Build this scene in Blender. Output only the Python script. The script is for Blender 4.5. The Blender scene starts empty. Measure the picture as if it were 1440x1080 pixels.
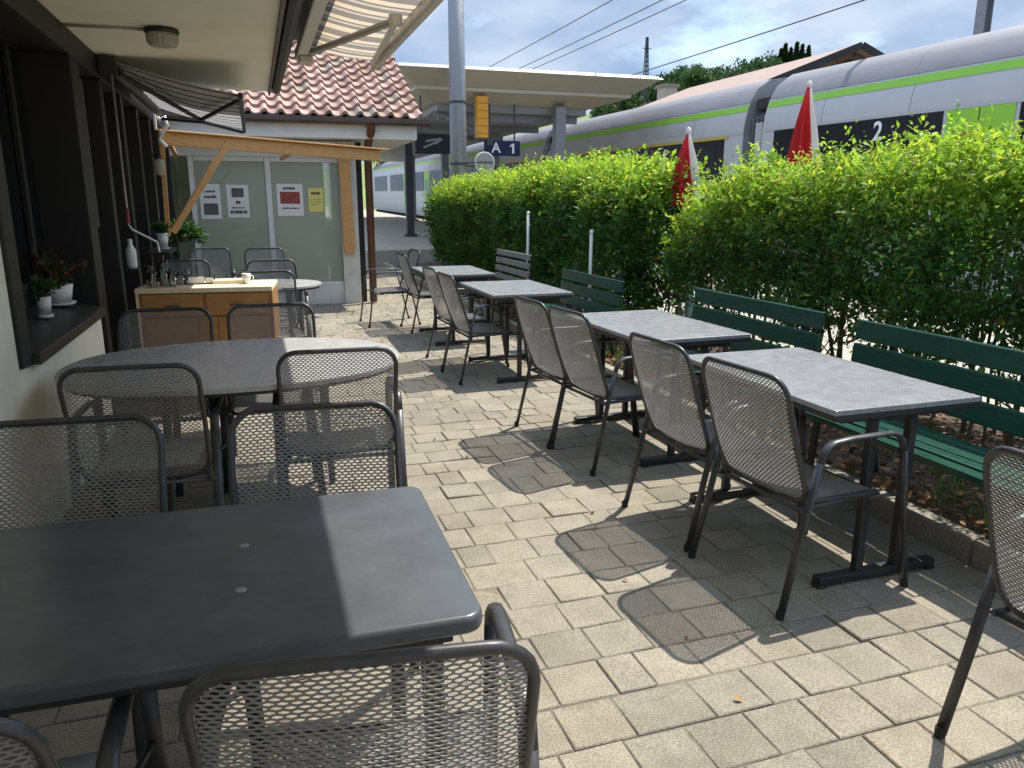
import bpy, math, random
import numpy as np
from mathutils import Vector, Matrix, Quaternion
random.seed(7); rng = np.random.default_rng(7)
S = bpy.context.scene; COL = S.collection
R = math.radians; PI = math.pi
def V(*a): return Vector(a)

# ---------------------------------------------------------------- materials
MATS = {}
def nd(nt, t, **k):
    n = nt.nodes.new(t)
    for a, b in k.items(): setattr(n, a, b)
    return n
def mat(name, col, rough=.5, metal=0, var=.12, scale=8, bump=0, bscale=60, spec=.5, coat=0,
        vcol=False, trans=0, speck=None, spscale=300, stretch=None, detail=6, rvar=.0):
    """Principled material with noise-driven colour variation and optional bump/speckle."""
    m = bpy.data.materials.new(name); m.use_nodes = True; nt = m.node_tree; L = nt.links
    b = nt.nodes['Principled BSDF']
    b.inputs['Roughness'].default_value = rough; b.inputs['Metallic'].default_value = metal
    b.inputs['Specular IOR Level'].default_value = spec; b.inputs['Coat Weight'].default_value = coat
    tc = nd(nt, 'ShaderNodeTexCoord'); vec = tc.outputs['Object']
    if stretch:
        mp = nd(nt, 'ShaderNodeMapping'); mp.inputs['Scale'].default_value = stretch
        L.new(vec, mp.inputs[0]); vec = mp.outputs[0]
    n = nd(nt, 'ShaderNodeTexNoise'); n.inputs['Scale'].default_value = scale; n.inputs['Detail'].default_value = detail
    n.inputs['Roughness'].default_value = .65
    L.new(vec, n.inputs['Vector'])
    rp = nd(nt, 'ShaderNodeMapRange'); rp.inputs[1].default_value = .25; rp.inputs[2].default_value = .75
    rp.inputs[3].default_value = 1 - var; rp.inputs[4].default_value = 1 + var
    L.new(n.outputs[0], rp.inputs[0])
    mx = nd(nt, 'ShaderNodeMix', data_type='RGBA', blend_type='MULTIPLY'); mx.inputs[0].default_value = 1
    if vcol:
        at = nd(nt, 'ShaderNodeAttribute'); at.attribute_name = 'Col'; L.new(at.outputs['Color'], mx.inputs[6])
    else: mx.inputs[6].default_value = (*col, 1)
    L.new(rp.outputs[0], mx.inputs[7]); out = mx.outputs[2]
    if speck:
        n2 = nd(nt, 'ShaderNodeTexNoise'); n2.inputs['Scale'].default_value = spscale; n2.inputs['Detail'].default_value = 2
        L.new(vec, n2.inputs['Vector'])
        r2 = nd(nt, 'ShaderNodeMapRange'); r2.inputs[1].default_value = .42; r2.inputs[2].default_value = .58
        L.new(n2.outputs[0], r2.inputs[0])
        m2 = nd(nt, 'ShaderNodeMix', data_type='RGBA', blend_type='MULTIPLY'); m2.inputs[0].default_value = 1
        m3 = nd(nt, 'ShaderNodeMix', data_type='RGBA'); m3.inputs[6].default_value = (*speck, 1); m3.inputs[7].default_value = (1, 1, 1, 1)
        L.new(r2.outputs[0], m3.inputs[0]); L.new(out, m2.inputs[6]); L.new(m3.outputs[2], m2.inputs[7]); out = m2.outputs[2]
    L.new(out, b.inputs['Base Color'])
    if rvar:
        r3 = nd(nt, 'ShaderNodeMapRange'); r3.inputs[3].default_value = max(.02, rough - rvar); r3.inputs[4].default_value = rough + rvar
        r3.inputs[1].default_value = .3; r3.inputs[2].default_value = .7
        L.new(n.outputs[0], r3.inputs[0]); L.new(r3.outputs[0], b.inputs['Roughness'])
    if bump:
        nb = nd(nt, 'ShaderNodeTexNoise'); nb.inputs['Scale'].default_value = bscale; nb.inputs['Detail'].default_value = 5
        L.new(vec, nb.inputs['Vector'])
        bp = nd(nt, 'ShaderNodeBump'); bp.inputs['Strength'].default_value = bump; bp.inputs['Distance'].default_value = .01
        L.new(nb.outputs[0], bp.inputs['Height']); L.new(bp.outputs[0], b.inputs['Normal'])
    if trans:
        tr = nd(nt, 'ShaderNodeBsdfTranslucent'); L.new(out, tr.inputs['Color'])
        ms = nd(nt, 'ShaderNodeMixShader'); ms.inputs[0].default_value = trans
        o = nt.nodes['Material Output']; L.new(b.outputs[0], ms.inputs[1]); L.new(tr.outputs[0], ms.inputs[2]); L.new(ms.outputs[0], o.inputs[0])
    MATS[name] = m; return m
def glassmat(name, tint, ior=1.5, rough=.02, light_veil=None):
    m = bpy.data.materials.new(name); m.use_nodes = True; nt = m.node_tree; nt.nodes.clear(); L = nt.links
    o = nd(nt, 'ShaderNodeOutputMaterial'); t = nd(nt, 'ShaderNodeBsdfTransparent'); t.inputs[0].default_value = (*tint, 1)
    g = nd(nt, 'ShaderNodeBsdfGlossy'); g.inputs['Roughness'].default_value = rough
    f = nd(nt, 'ShaderNodeFresnel'); f.inputs[0].default_value = ior
    tcx = nd(nt, 'ShaderNodeTexCoord'); nn = nd(nt, 'ShaderNodeTexNoise'); nn.inputs['Scale'].default_value = 1.5
    bp = nd(nt, 'ShaderNodeBump'); bp.inputs['Strength'].default_value = .03; L.new(tcx.outputs['Object'], nn.inputs['Vector'])
    L.new(nn.outputs[0], bp.inputs['Height']); L.new(bp.outputs[0], g.inputs['Normal'])
    ms = nd(nt, 'ShaderNodeMixShader'); L.new(f.outputs[0], ms.inputs[0]); L.new(t.outputs[0], ms.inputs[1]); L.new(g.outputs[0], ms.inputs[2])
    out = ms
    if light_veil:
        d = nd(nt, 'ShaderNodeBsdfDiffuse'); d.inputs[0].default_value = (*light_veil[0], 1)
        m2 = nd(nt, 'ShaderNodeMixShader'); m2.inputs[0].default_value = light_veil[1]; L.new(ms.outputs[0], m2.inputs[1]); L.new(d.outputs[0], m2.inputs[2]); out = m2
    L.new(out.outputs[0], o.inputs[0]); MATS[name] = m; return m

frame_m = mat('anthracite_steel', (.055, .055, .058), .38, .3, .15, 30, spec=.5, rvar=.08)
mesh_m = mat('expanded_steel', (.21, .207, .203), .45, .2, .15, 20)
pgranite_m = mat('pale_granite_top', (.46, .455, .45), .27, 0, .10, 14, speck=(.75, .75, .75), spscale=190, spec=.5, rvar=.05)
granite_m = mat('granite_top', (.275, .278, .288), .27, 0, .10, 14, speck=(.72, .72, .73), spscale=190, spec=.5, rvar=.05)
darktop_m = mat('charcoal_top', (.072, .079, .088), .27, 0, .04, 5.0, spec=.5)
darkmetal_m = mat('black_steel', (.03, .03, .032), .45, .2, .15, 20)
rubber_m = mat('black_rubber', (.015, .015, .015), .8, 0, .1)
paver_m = mat('paver_concrete', (1, 1, 1), .88, 0, .16, 7, bump=.35, bscale=160, vcol=True, speck=(.72, .70, .66), spscale=140, spec=.25)
joint_m = mat('joint_sand', (.17, .15, .115), .95, 0, .3, 30, bump=.4, bscale=120)
def stains(m, sc, lo, hi):
    nt = m.node_tree; L = nt.links; b = nt.nodes['Principled BSDF']; src = b.inputs['Base Color'].links[0].from_socket
    tc = nd(nt, 'ShaderNodeTexCoord'); n = nd(nt, 'ShaderNodeTexNoise'); n.inputs['Scale'].default_value = sc; n.inputs['Detail'].default_value = 9; n.inputs['Roughness'].default_value = .7; L.new(tc.outputs['Object'], n.inputs['Vector'])
    rr_ = nd(nt, 'ShaderNodeMapRange'); rr_.inputs[1].default_value = .35; rr_.inputs[2].default_value = .62; rr_.inputs[3].default_value = lo; rr_.inputs[4].default_value = hi; L.new(n.outputs[0], rr_.inputs[0])
    mx = nd(nt, 'ShaderNodeMix', data_type='RGBA', blend_type='MULTIPLY'); mx.inputs[0].default_value = 1; L.new(src, mx.inputs[6]); L.new(rr_.outputs[0], mx.inputs[7]); L.new(mx.outputs[2], b.inputs['Base Color'])
stains(paver_m, 1.1, .80, 1.06); stains(granite_m, 4, .90, 1.05); stains(darktop_m, 5, .85, 1.15)
kerb_m = mat('kerb_concrete', (.30, .28, .23), .9, 0, .25, 6, bump=.4, bscale=80, speck=(.7, .7, .65), spscale=90)
soil_m = mat('bed_soil', (.075, .052, .033), .95, 0, .4, 14, bump=.8, bscale=40)
litter_m = mat('leaf_litter_material', (1, 1, 1), .8, 0, .2, 30, vcol=True, trans=.15)
leaf_m = mat('hedge_leaf', (1, 1, 1), .5, 0, .15, 12, vcol=True, trans=.55, spec=.35)
grass_m = mat('grass_blade', (1, 1, 1), .6, 0, .15, 10, vcol=True, trans=.35)
bark_m = mat('bark', (.10, .075, .05), .9, 0, .3, 25, bump=.6, bscale=60)
stucco_m = mat('cream_stucco', (.88, .84, .70), .92, 0, .07, 3, bump=.35, bscale=170)
soffit_m = mat('cream_soffit_paint', (.80, .76, .63), .8, 0, .07, 2.2, bump=.05, bscale=60)
white_m = mat('white_paint', (.74, .73, .69), .6, 0, .06, 5, bump=.06, bscale=60)
pier_m = mat('white_render', (.72, .69, .62), .9, 0, .08, 4, bump=.25, bscale=120)
dtimber_m = mat('dark_stained_timber', (.011, .0095, .0085), .55, 0, .35, 10, stretch=(6, 6, 1), bump=.15, bscale=40)
dtimber2_m = mat('dark_sill_paint', (.04, .037, .034), .42, 0, .2, 6)
stile_m = mat('grey_aluminium', (.26, .26, .26), .4, .5, .1, 6)
bglass_m = mat('black_window_glass', (.006, .007, .008), .06, 0, .1, 2, spec=.6)
pine_m = mat('pine_wood', (.58, .31, .11), .55, 0, .22, 5, stretch=(1, 9, 9), bump=.06, bscale=30)
oak_m = mat('oak_veneer', (.40, .21, .075), .42, 0, .25, 4, stretch=(1.2, 8, 8), bump=.04, bscale=30)
oakv_m = mat('oak_veneer_upright', (.38, .195, .07), .42, 0, .25, 4, stretch=(8, 8, 1.2), bump=.04, bscale=30)
cream_m = mat('cream_board', (.78, .68, .48), .5, 0, .08, 6)
tile_m = mat('clay_tile', (1, 1, 1), .8, 0, .22, 16, vcol=True, bump=.25, bscale=60)
gutter_m = mat('brown_gutter', (.085, .065, .055), .5, .2, .2, 8)
copper_m = mat('brown_downpipe', (.13, .055, .035), .5, .2, .3, 7)
alu_m = mat('galvanised_steel', (.27, .28, .30), .5, .55, .14, 9, rvar=.08)
cpost_m = mat('dark_grey_post', (.055, .058, .062), .5, .2, .15, 9)
beige_m = mat('canopy_beige_sheet', (.42, .38, .31), .6, 0, .07, 3)
beige2_m = mat('canopy_pale_sheet', (.54, .50, .42), .6, 0, .06, 3)
cgrey_m = mat('canopy_grey_edge', (.30, .31, .32), .5, .1, .1, 5)
yellow_m = mat('amber_panel', (.75, .36, .03), .5, 0, .1, 5)
navy_m = mat('navy_sign', (.010, .014, .07), .65, 0, .1, 5)
blacks_m = mat('black_sign', (.010, .010, .018), .7, 0, .1, 5)
lamp_m = mat('sign_lettering', (.85, .85, .87), .5, 0, .02)
silver_m = mat('train_silver', (.50, .50, .52), .42, .05, .08, 1.2, rvar=.06, stretch=(1, 1, .25))
def seams(m, step, dark_):
    nt = m.node_tree; L = nt.links; b = nt.nodes['Principled BSDF']; src = b.inputs['Base Color'].links[0].from_socket
    tc = nd(nt, 'ShaderNodeTexCoord'); sp = nd(nt, 'ShaderNodeSeparateXYZ'); L.new(tc.outputs['Object'], sp.inputs[0])
    d = nd(nt, 'ShaderNodeMath', operation='DIVIDE'); d.inputs[1].default_value = step; L.new(sp.outputs[1], d.inputs[0])
    f = nd(nt, 'ShaderNodeMath', operation='FRACT'); L.new(d.outputs[0], f.inputs[0])
    lt = nd(nt, 'ShaderNodeMath', operation='LESS_THAN'); lt.inputs[1].default_value = .018 / step; L.new(f.outputs[0], lt.inputs[0])
    mx = nd(nt, 'ShaderNodeMix', data_type='RGBA', blend_type='MULTIPLY'); mx.inputs[7].default_value = (dark_, dark_, dark_, 1); L.new(lt.outputs[0], mx.inputs[0]); L.new(src, mx.inputs[6]); L.new(mx.outputs[2], b.inputs['Base Color'])
seams(silver_m, 2.05, .45)
silver2_m = mat('train_silver_dark', (.48, .48, .51), .42, .15, .06, 1.2)
troof_m = mat('train_roof_grey', (.225, .218, .235), .62, .05, .16, 1.5, stretch=(1, .4, 1)); seams(troof_m, 3.1, .6)
lime_m = mat('train_lime', (.27, .58, .05), .4, 0, .05, 2)
ochre_m = mat('train_ochre_line', (.55, .40, .05), .45, 0, .06, 3)
tglass_m = mat('train_window_band', (.008, .008, .010), .25, 0, .1, 2, spec=.25)
bellow_m = mat('train_bellows', (.13, .13, .14), .7, 0, .2, 10)
under_m = mat('train_underframe', (.035, .034, .033), .8, 0, .2, 6)
green_m = mat('bench_green_paint', (.006, .052, .033), .30, 0, .2, 9, spec=.5, stretch=(7, 1, 7), rvar=.07)
greyb_m = mat('weathered_slat', (.17, .165, .155), .6, 0, .2, 9, stretch=(7, 1, 7))
red_m = mat('red_parasol_cloth', (.62, .025, .03), .75, 0, .1, 9, trans=.25)
whitec_m = mat('white_parasol_cloth', (.80, .77, .74), .75, 0, .06, 9, trans=.25)
awn_m = mat('awning_cloth', (1, 1, 1), .8, 0, .06, 9, vcol=True, trans=.6)
mark_m = mat('marquise_cloth', (1, 1, 1), .8, 0, .08, 9, vcol=True, trans=.35)
awnm_m = mat('awning_white_metal', (.60, .56, .49), .42, .1, .06, 6)
arm_m = mat('awning_arm_grey', (.36, .33, .28), .42, .3, .08, 6)
asphalt_m = mat('pale_platform_paving', (.42, .385, .32), .9, 0, .15, 1.4, bump=.3, bscale=60, speck=(.8, .8, .78), spscale=60)
ground_m = mat('gravel_ground', (.20, .185, .155), .95, 0, .3, .8, bump=.5, bscale=20)
ballast_m = mat('track_ballast', (.15, .13, .11), .95, 0, .35, 12, bump=1, bscale=14)
meadow_m = mat('meadow_grass', (.16, .21, .055), .95, 0, .35, .06, detail=10)
chalet_m = mat('chalet_tile', (.33, .24, .20), .85, 0, .15, 1.5, bump=.4, bscale=18, stretch=(1, 5, 1))
chwall_m = mat('chalet_timber', (.15, .10, .06), .8, 0, .25, 3)
plaster_m = mat('room_plaster', (.74, .78, .66), .9, 0, .08, 2)
rfloor_m = mat('room_floor', (.36, .33, .28), .6, 0, .15, 3)
paper_m = mat('poster_paper', (.80, .78, .74), .7, 0, .03, 4)
ypaper_m = mat('yellow_paper', (.78, .70, .22), .7, 0, .05, 4)
ink_m = mat('dark_ink', (.035, .03, .03), .7, 0, .1, 20)
redink_m = mat('red_print', (.30, .075, .05), .7, 0, .6, 25)
greyink_m = mat('grey_print', (.12, .11, .10), .7, 0, .7, 25)
ceram_m = mat('white_ceramic', (.80, .80, .79), .25, 0, .03, 6)
cushion_m = mat('grey_cushion', (.58, .585, .58), .85, 0, .12, 12, bump=.3, bscale=90)
towel_m = mat('white_plastic_sheet', (.72, .77, .78), .45, 0, .08, 6, trans=.3)
burlap_m = mat('brown_sacking', (.28, .19, .09), .9, 0, .35, 14, bump=.5, bscale=60)
pglass_m = glassmat('veiled_pane', (.80, .86, .82), 1.5, .02, light_veil=((.74, .77, .62), .38))  # annex glass: room brightness put in as a pale diffuse colour
jar_m = glassmat('jar_glass', (.95, .96, .95), 1.45, .03)
lglass_m = mat('frosted_lamp_glass', (.55, .52, .44), .3, 0, .15, 40, trans=.3)

stains(stucco_m, 1.6, .88, 1.03); stains(soffit_m, 1.3, .93, 1.02); stains(pier_m, 2.5, .82, 1.03); stains(white_m, 2.0, .92, 1.02)
# ---------------------------------------------------------------- mesh builder
class MB:
    def __init__(s): s.v = []; s.f = []; s.c = []; s.cur = None
    def add(s, vs, fs):
        o = len(s.v); s.v += [tuple(p) for p in vs]
        for f in fs: s.f.append(tuple(i + o for i in f)); s.c.append(s.cur)
        return s
    def hexa(s, p): # 8 pts bottom 0-3, top 4-7 ccw
        return s.add(p, [(3, 2, 1, 0), (4, 5, 6, 7), (0, 1, 5, 4), (1, 2, 6, 5), (2, 3, 7, 6), (3, 0, 4, 7)])
    def box(s, x0, x1, y0, y1, z0, z1):
        return s.hexa([(x0, y0, z0), (x1, y0, z0), (x1, y1, z0), (x0, y1, z0), (x0, y0, z1), (x1, y0, z1), (x1, y1, z1), (x0, y1, z1)])
    def bar(s, a, b, w, h, up=(0, 0, 1)):  # box beam from a to b
        a, b = Vector(a), Vector(b); d = (b - a).normalized(); u = Vector(up)
        if abs(d.dot(u)) > .95: u = Vector((1, 0, 0))
        r = d.cross(u).normalized(); u = r.cross(d).normalized()
        q = [(-1, -1), (1, -1), (1, 1), (-1, 1)]
        P = [c + r * (w / 2 * i) + u * (h / 2 * j) for c in (a, b) for i, j in q]
        return s.add(P, [(0, 1, 2, 3), (7, 6, 5, 4), (0, 4, 5, 1), (1, 5, 6, 2), (2, 6, 7, 3), (3, 7, 4, 0)])
    def tube(s, pts, r, n=8, closed=False, ry=None, up=None, caps=True):
        pts = [Vector(p) for p in pts]; N = len(pts); rs = r if isinstance(r, (list, tuple)) else [r] * N
        ry = ry or 1; pv = None; rings = []
        for i, p in enumerate(pts):
            if closed: t = (pts[(i + 1) % N] - pts[i - 1])
            else: t = pts[min(i + 1, N - 1)] - pts[max(i - 1, 0)]
            t = t.normalized() if t.length > 1e-9 else Vector((0, 0, 1))
            if up is not None: u = Vector(up)
            elif pv is None: u = Vector((0, 0, 1)) if abs(t.z) < .9 else Vector((1, 0, 0))
            else: u = pv
            a = (u - t * u.dot(t))
            if a.length < 1e-6: a = Vector((0, 1, 0)) - t * t.y
            a.normalize(); b = t.cross(a); pv = a
            rings.append([p + a * (math.cos(2 * PI * k / n) * rs[i] * ry) + b * (math.sin(2 * PI * k / n) * rs[i]) for k in range(n)])
        vs = [q for g in rings for q in g]; fs = []
        for i in range(N if closed else N - 1):
            j = (i + 1) % N
            for k in range(n): fs.append((i * n + k, i * n + (k + 1) % n, j * n + (k + 1) % n, j * n + k))
        if caps and not closed: fs += [tuple(reversed(range(n))), tuple((N - 1) * n + k for k in range(n))]
        return s.add(vs, fs)
    def lathe(s, prof, c=(0, 0, 0), n=20):
        vs = []; fs = []; m = len(prof)
        for k in range(n):
            a = 2 * PI * k / n
            for r, z in prof: vs.append((c[0] + r * math.cos(a), c[1] + r * math.sin(a), c[2] + z))
        for k in range(n):
            k2 = (k + 1) % n
            for i in range(m - 1): fs.append((k * m + i, k2 * m + i, k2 * m + i + 1, k * m + i + 1))
        return s.add(vs, fs)
    def prism(s, poly, z0, z1):
        n = len(poly); vs = [(x, y, z0) for x, y in poly] + [(x, y, z1) for x, y in poly]
        return s.add(vs, [tuple(reversed(range(n))), tuple(range(n, 2 * n))] + [(i, (i + 1) % n, n + (i + 1) % n, n + i) for i in range(n)])
    def extr(s, poly, y0, y1, tf=lambda x, y, z: (x, y, z)):  # poly in XZ extruded along Y
        n = len(poly); vs = [tf(x, y0, z) for x, z in poly] + [tf(x, y1, z) for x, z in poly]
        return s.add(vs, [tuple(range(n)), tuple(reversed(range(n, 2 * n)))] + [(n + i, n + (i + 1) % n, (i + 1) % n, i) for i in range(n)])
    def build(s, name, m, parent=None, bevel=0, smooth=False, seg=2, loc=None):
        me = bpy.data.meshes.new(name); me.from_pydata(s.v, [], s.f); me.update()
        if any(c is not None for c in s.c):
            ca = me.color_attributes.new('Col', 'FLOAT_COLOR', 'CORNER'); k = 0
            arr = np.ones((len(me.loops), 4), np.float32)
            for p, c in zip(me.polygons, s.c):
                if c is not None: arr[p.loop_start:p.loop_start + p.loop_total, :3] = c
            ca.data.foreach_set('color', arr.ravel())
        o = bpy.data.objects.new(name, me); COL.objects.link(o); me.materials.append(m)
        if smooth: me.polygons.foreach_set('use_smooth', [True] * len(me.polygons)); 
        if bevel:
            b = o.modifiers.new('bevel', 'BEVEL'); b.width = bevel; b.segments = seg; b.limit_method = 'ANGLE'; b.angle_limit = R(40)
        if parent: o.parent = parent
        if loc: o.location = loc
        return o
def smooth_by_angle(o, ang=40):
    try: o.data.set_sharp_from_angle(angle=R(ang)); o.data.polygons.foreach_set('use_smooth', [True] * len(o.data.polygons))
    except Exception: pass
    return o
def tag(o, label=None, cat=None, group=None, kind=None):
    if label: o['label'] = label
    if cat: o['category'] = cat
    if group: o['group'] = group
    if kind: o['kind'] = kind
    return o
def thing(name, label, cat, loc=(0, 0, 0), rz=0, group=None):
    o = bpy.data.objects.new(name, None); COL.objects.link(o); o.empty_display_size = .1
    o.location = loc; o.rotation_euler = (0, 0, R(rz)); return tag(o, label, cat, group)
def dup(root, loc, rz, label):
    r = root.copy(); COL.objects.link(r); r.location = loc; r.rotation_euler = (0, 0, R(rz)); r['label'] = label
    for ch in root.children:
        c = ch.copy(); COL.objects.link(c); c.parent = r
        for g in ch.children:
            d = g.copy(); COL.objects.link(d); d.parent = c
    return r
def rrect(x0, x1, y0, y1, r, n=6):
    P = []
    for cx, cy, a in ((x1 - r, y1 - r, 0), (x0 + r, y1 - r, 90), (x0 + r, y0 + r, 180), (x1 - r, y0 + r, 270)):
        for k in range(n + 1):
            t = R(a + 90 * k / n); P.append((cx + r * math.cos(t), cy + r * math.sin(t)))
    return P
def text_mesh(ch, size, name, m, parent, M, thick=.004):
    if ch == '1':
        w_ = size * .075; h_ = size * .35; q = MB(); q.v = [(x, y, z) for z in (-thick, thick) for x, y in [(w_ * .2 - w_, -h_), (w_ * .2 + w_, -h_), (w_ * .2 + w_, h_), (w_ * .2 - w_ * .6, h_), (-w_ * 3.1, h_ * .55), (-w_ * 3.1, h_ * .25), (w_ * .2 - w_, h_ * .50)]]
        q.f = [tuple(range(7)), tuple(reversed(range(7, 14)))] + [(i, 7 + i, 7 + (i + 1) % 7, (i + 1) % 7) for i in range(7)]; q.c = [None] * 9
        q.v = [tuple(M @ Vector(p)) for p in q.v]; return q.build(name, m, parent)
    cu = bpy.data.curves.new(name, 'FONT'); cu.body = ch; cu.size = size; cu.extrude = thick; cu.align_x = 'CENTER'; cu.align_y = 'CENTER'; cu.offset = size * .02
    t = bpy.data.objects.new(name, cu); COL.objects.link(t); dg = bpy.context.evaluated_depsgraph_get(); dg.update()
    me = bpy.data.meshes.new_from_object(t.evaluated_get(dg)); bpy.data.objects.remove(t); bpy.data.curves.remove(cu)
    me.transform(M); me.name = name; o = bpy.data.objects.new(name, me); COL.objects.link(o); me.materials.clear(); me.materials.append(m); o.parent = parent
    return o
def leaves(name, pos, axis, nrm, size, col, m, parent=None, wid=.5, fold=.25):
    """one mesh of many small folded leaves; all arguments are numpy arrays"""
    N = len(pos); axis = axis / np.linalg.norm(axis, axis=1)[:, None]
    side = np.cross(axis, nrm); side /= (np.linalg.norm(side, axis=1)[:, None] + 1e-9); up = np.cross(side, axis)
    s = size[:, None]; mid = pos + axis * s * .45
    v = np.stack([pos, mid + side * s * wid * .5 + up * s * fold * .4, pos + axis * s, mid - side * s * wid * .5 + up * s * fold * .4], 1).reshape(-1, 3)
    b = np.arange(N)[:, None] * 4
    f = np.concatenate([b + np.array([[0, 1, 2]]), b + np.array([[0, 2, 3]])], 1).reshape(-1)
    me = bpy.data.meshes.new(name); me.vertices.add(4 * N); me.vertices.foreach_set('co', v.astype(np.float32).ravel())
    me.loops.add(6 * N); me.loops.foreach_set('vertex_index', f.astype(np.int32)); me.polygons.add(2 * N)
    me.polygons.foreach_set('loop_start', np.arange(0, 6 * N, 3, dtype=np.int32)); me.update(calc_edges=True)
    ca = me.color_attributes.new('Col', 'FLOAT_COLOR', 'POINT'); c4 = np.ones((N, 4, 4), np.float32); c4[:, :, :3] = col[:, None, :]
    ca.data.foreach_set('color', c4.ravel()); me.materials.append(m)
    o = bpy.data.objects.new(name, me); COL.objects.link(o)
    if parent: o.parent = parent
    return o
def vnoise(p, s, seed=0):
    """cheap smooth noise from sines, p Nx3"""
    q = p * s; a = seed * 1.7
    return (np.sin(q[:, 0] * 1.9 + q[:, 1] * 1.1 + a) + np.sin(q[:, 1] * 2.3 - q[:, 2] * 1.7 + 2 * a) + np.sin(q[:, 2] * 2.9 + q[:, 0] * 1.3 + 3 * a) + np.sin((q[:, 0] + q[:, 1] + q[:, 2]) * 3.7 + a)) / 4

# ---------------------------------------------------------------- setting
SL = .0105   # the railway climbs gently away from the camera
g = MB(); n = 40
xs = [-700, -200, -60, -20, -5, 5, 20, 60, 200, 700]
for i in range(len(xs) - 1):
    for j in range(len(xs) - 1):
        zz = lambda y: -.42 + (SL * min(max(y - 8, 0), 100))
        g.add([(xs[i], xs[j], zz(xs[j])), (xs[i + 1], xs[j], zz(xs[j])), (xs[i + 1], xs[j + 1], zz(xs[j + 1])), (xs[i], xs[j + 1], zz(xs[j + 1]))], [(0, 1, 2, 3)])
tag(g.build('ground', ground_m), kind='structure')
g = MB(); g.box(-1.6, 3.02, -3, 19.2, -.40, -.006); tag(g.build('terrace_bed', joint_m), kind='structure')
# pavers: courses run across the terrace
pv = MB(); y = -1.9; row = 0
def paver(x0, x1, y0, y1):
    j = .0028; x0 += j; x1 -= j; y0 += j; y1 -= j; b = .004
    dz = random.gauss(0, .0012); tx, ty = random.gauss(0, .0016), random.gauss(0, .0016)
    t = random.random(); k = random.uniform(.93, 1.07) * (.90 if t < .12 else 1)
    base = random.choice([(.312, .281, .224), (.296, .269, .22), (.32, .286, .226), (.284, .259, .212), (.308, .272, .214)])
    pv.cur = tuple(c * k for c in base)
    h = lambda sx, sy: dz + tx * sx + ty * sy
    pv.hexa([(x0, y0, -.05), (x1, y0, -.05), (x1, y1, -.05), (x0, y1, -.05), (x0, y0, h(-1, -1) - b), (x1, y0, h(1, -1) - b), (x1, y1, h(1, 1) - b), (x0, y1, h(-1, 1) - b)])
    del pv.f[-5]; del pv.c[-5]  # open top, closed by bevel ring and cap
    X0, X1, Y0, Y1 = x0 + b, x1 - b, y0 + b, y1 - b
    pv.add([(x0, y0, h(-1, -1) - b), (x1, y0, h(1, -1) - b), (x1, y1, h(1, 1) - b), (x0, y1, h(-1, 1) - b), (X0, Y0, h(-1, -1)), (X1, Y0, h(1, -1)), (X1, Y1, h(1, 1)), (X0, Y1, h(-1, 1))],
           [(0, 1, 5, 4), (1, 2, 6, 5), (2, 3, 7, 6), (3, 0, 4, 7), (4, 5, 6, 7)])
while y < 19.0:
    d = .207; x = -1.55 - random.uniform(0, .2); xe = 2.955
    if y > 12.45: x = 1.62
    while x < xe - .03:
        w = random.choices([.212, .142, .282], [.62, .22, .16])[0]
        if xe - (x + w) < .09: w = xe - x
        paver(x, x + w, y, y + d); x += w
    y += d
tag(pv.build('terrace_paving', paver_m), kind='structure')
k = MB(); y = -2.6
while y < 18.9:
    k.box(2.965, 3.06, y + .003, y + .997, -.2, .115); y += 1.0
tag(k.build('bed_kerb', kerb_m, bevel=.012), kind='structure')
# planting bed
b = MB(); nx, ny = 14, 110
for j in range(ny + 1):
    for i in range(nx + 1):
        X = 3.06 + 1.92 * i / nx; Y = -2.6 + 21.5 * j / ny
        b.v.append((X, Y, .06 + .03 * math.sin(X * 5 + Y * 3) + random.uniform(-.012, .012) + .05 * (i / nx)))
for j in range(ny):
    for i in range(nx):
        a = j * (nx + 1) + i; b.f.append((a, a + 1, a + nx + 2, a + nx + 1)); b.c.append(None)
tag(b.build('planting_bed', soil_m, smooth=True), kind='structure')
N = 9000
pos = np.stack([3.07 + 1.7 * rng.random(N) ** 1.3, -1 + 13 * rng.random(N) ** 1.3, .10 + .05 * rng.random(N)], 1)
ax = rng.normal(size=(N, 3)); ax[:, 2] *= .35
pal = np.array([[.20, .085, .03], [.28, .13, .05], [.13, .06, .03], [.34, .20, .09], [.10, .05, .025]])
tag(leaves('leaf_litter', pos, ax, np.tile([0, 0, 1.], (N, 1)) + rng.normal(size=(N, 3)) * .4, .035 + .03 * rng.random(N), pal[rng.integers(0, 5, N)] * (.7 + .6 * rng.random((N, 1))), litter_m, wid=.62), kind='stuff', label='dead brown leaves lying in the bed under the benches', cat='leaves')
N = 60
pos = np.stack([2.95 - 2.4 * rng.random(N) ** 2.2, .4 + 11 * rng.random(N), np.full(N, .006)], 1); ax = rng.normal(size=(N, 3)); ax[:, 2] *= .12
tag(leaves('stray_leaves', pos, ax, np.tile([0, 0, 1.], (N, 1)) + rng.normal(size=(N, 3)) * .2, .016 + .024 * rng.random(N), pal[rng.integers(0, 5, N)] * (.8 + .7 * rng.random((N, 1))), litter_m, wid=.55), kind='stuff', label='small stray leaves scattered over the paving', cat='leaves')
N = 3200; cl = rng.random((70, 2)) * [.9, 9] + [3.15, .3]
ci = cl[rng.integers(0, 70, N)] + rng.normal(size=(N, 2)) * .09
pos = np.stack([np.maximum(ci[:, 0], 3.08), ci[:, 1], np.full(N, .08)], 1)
ax = rng.normal(size=(N, 3)) * .45; ax[:, 2] = 1
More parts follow.
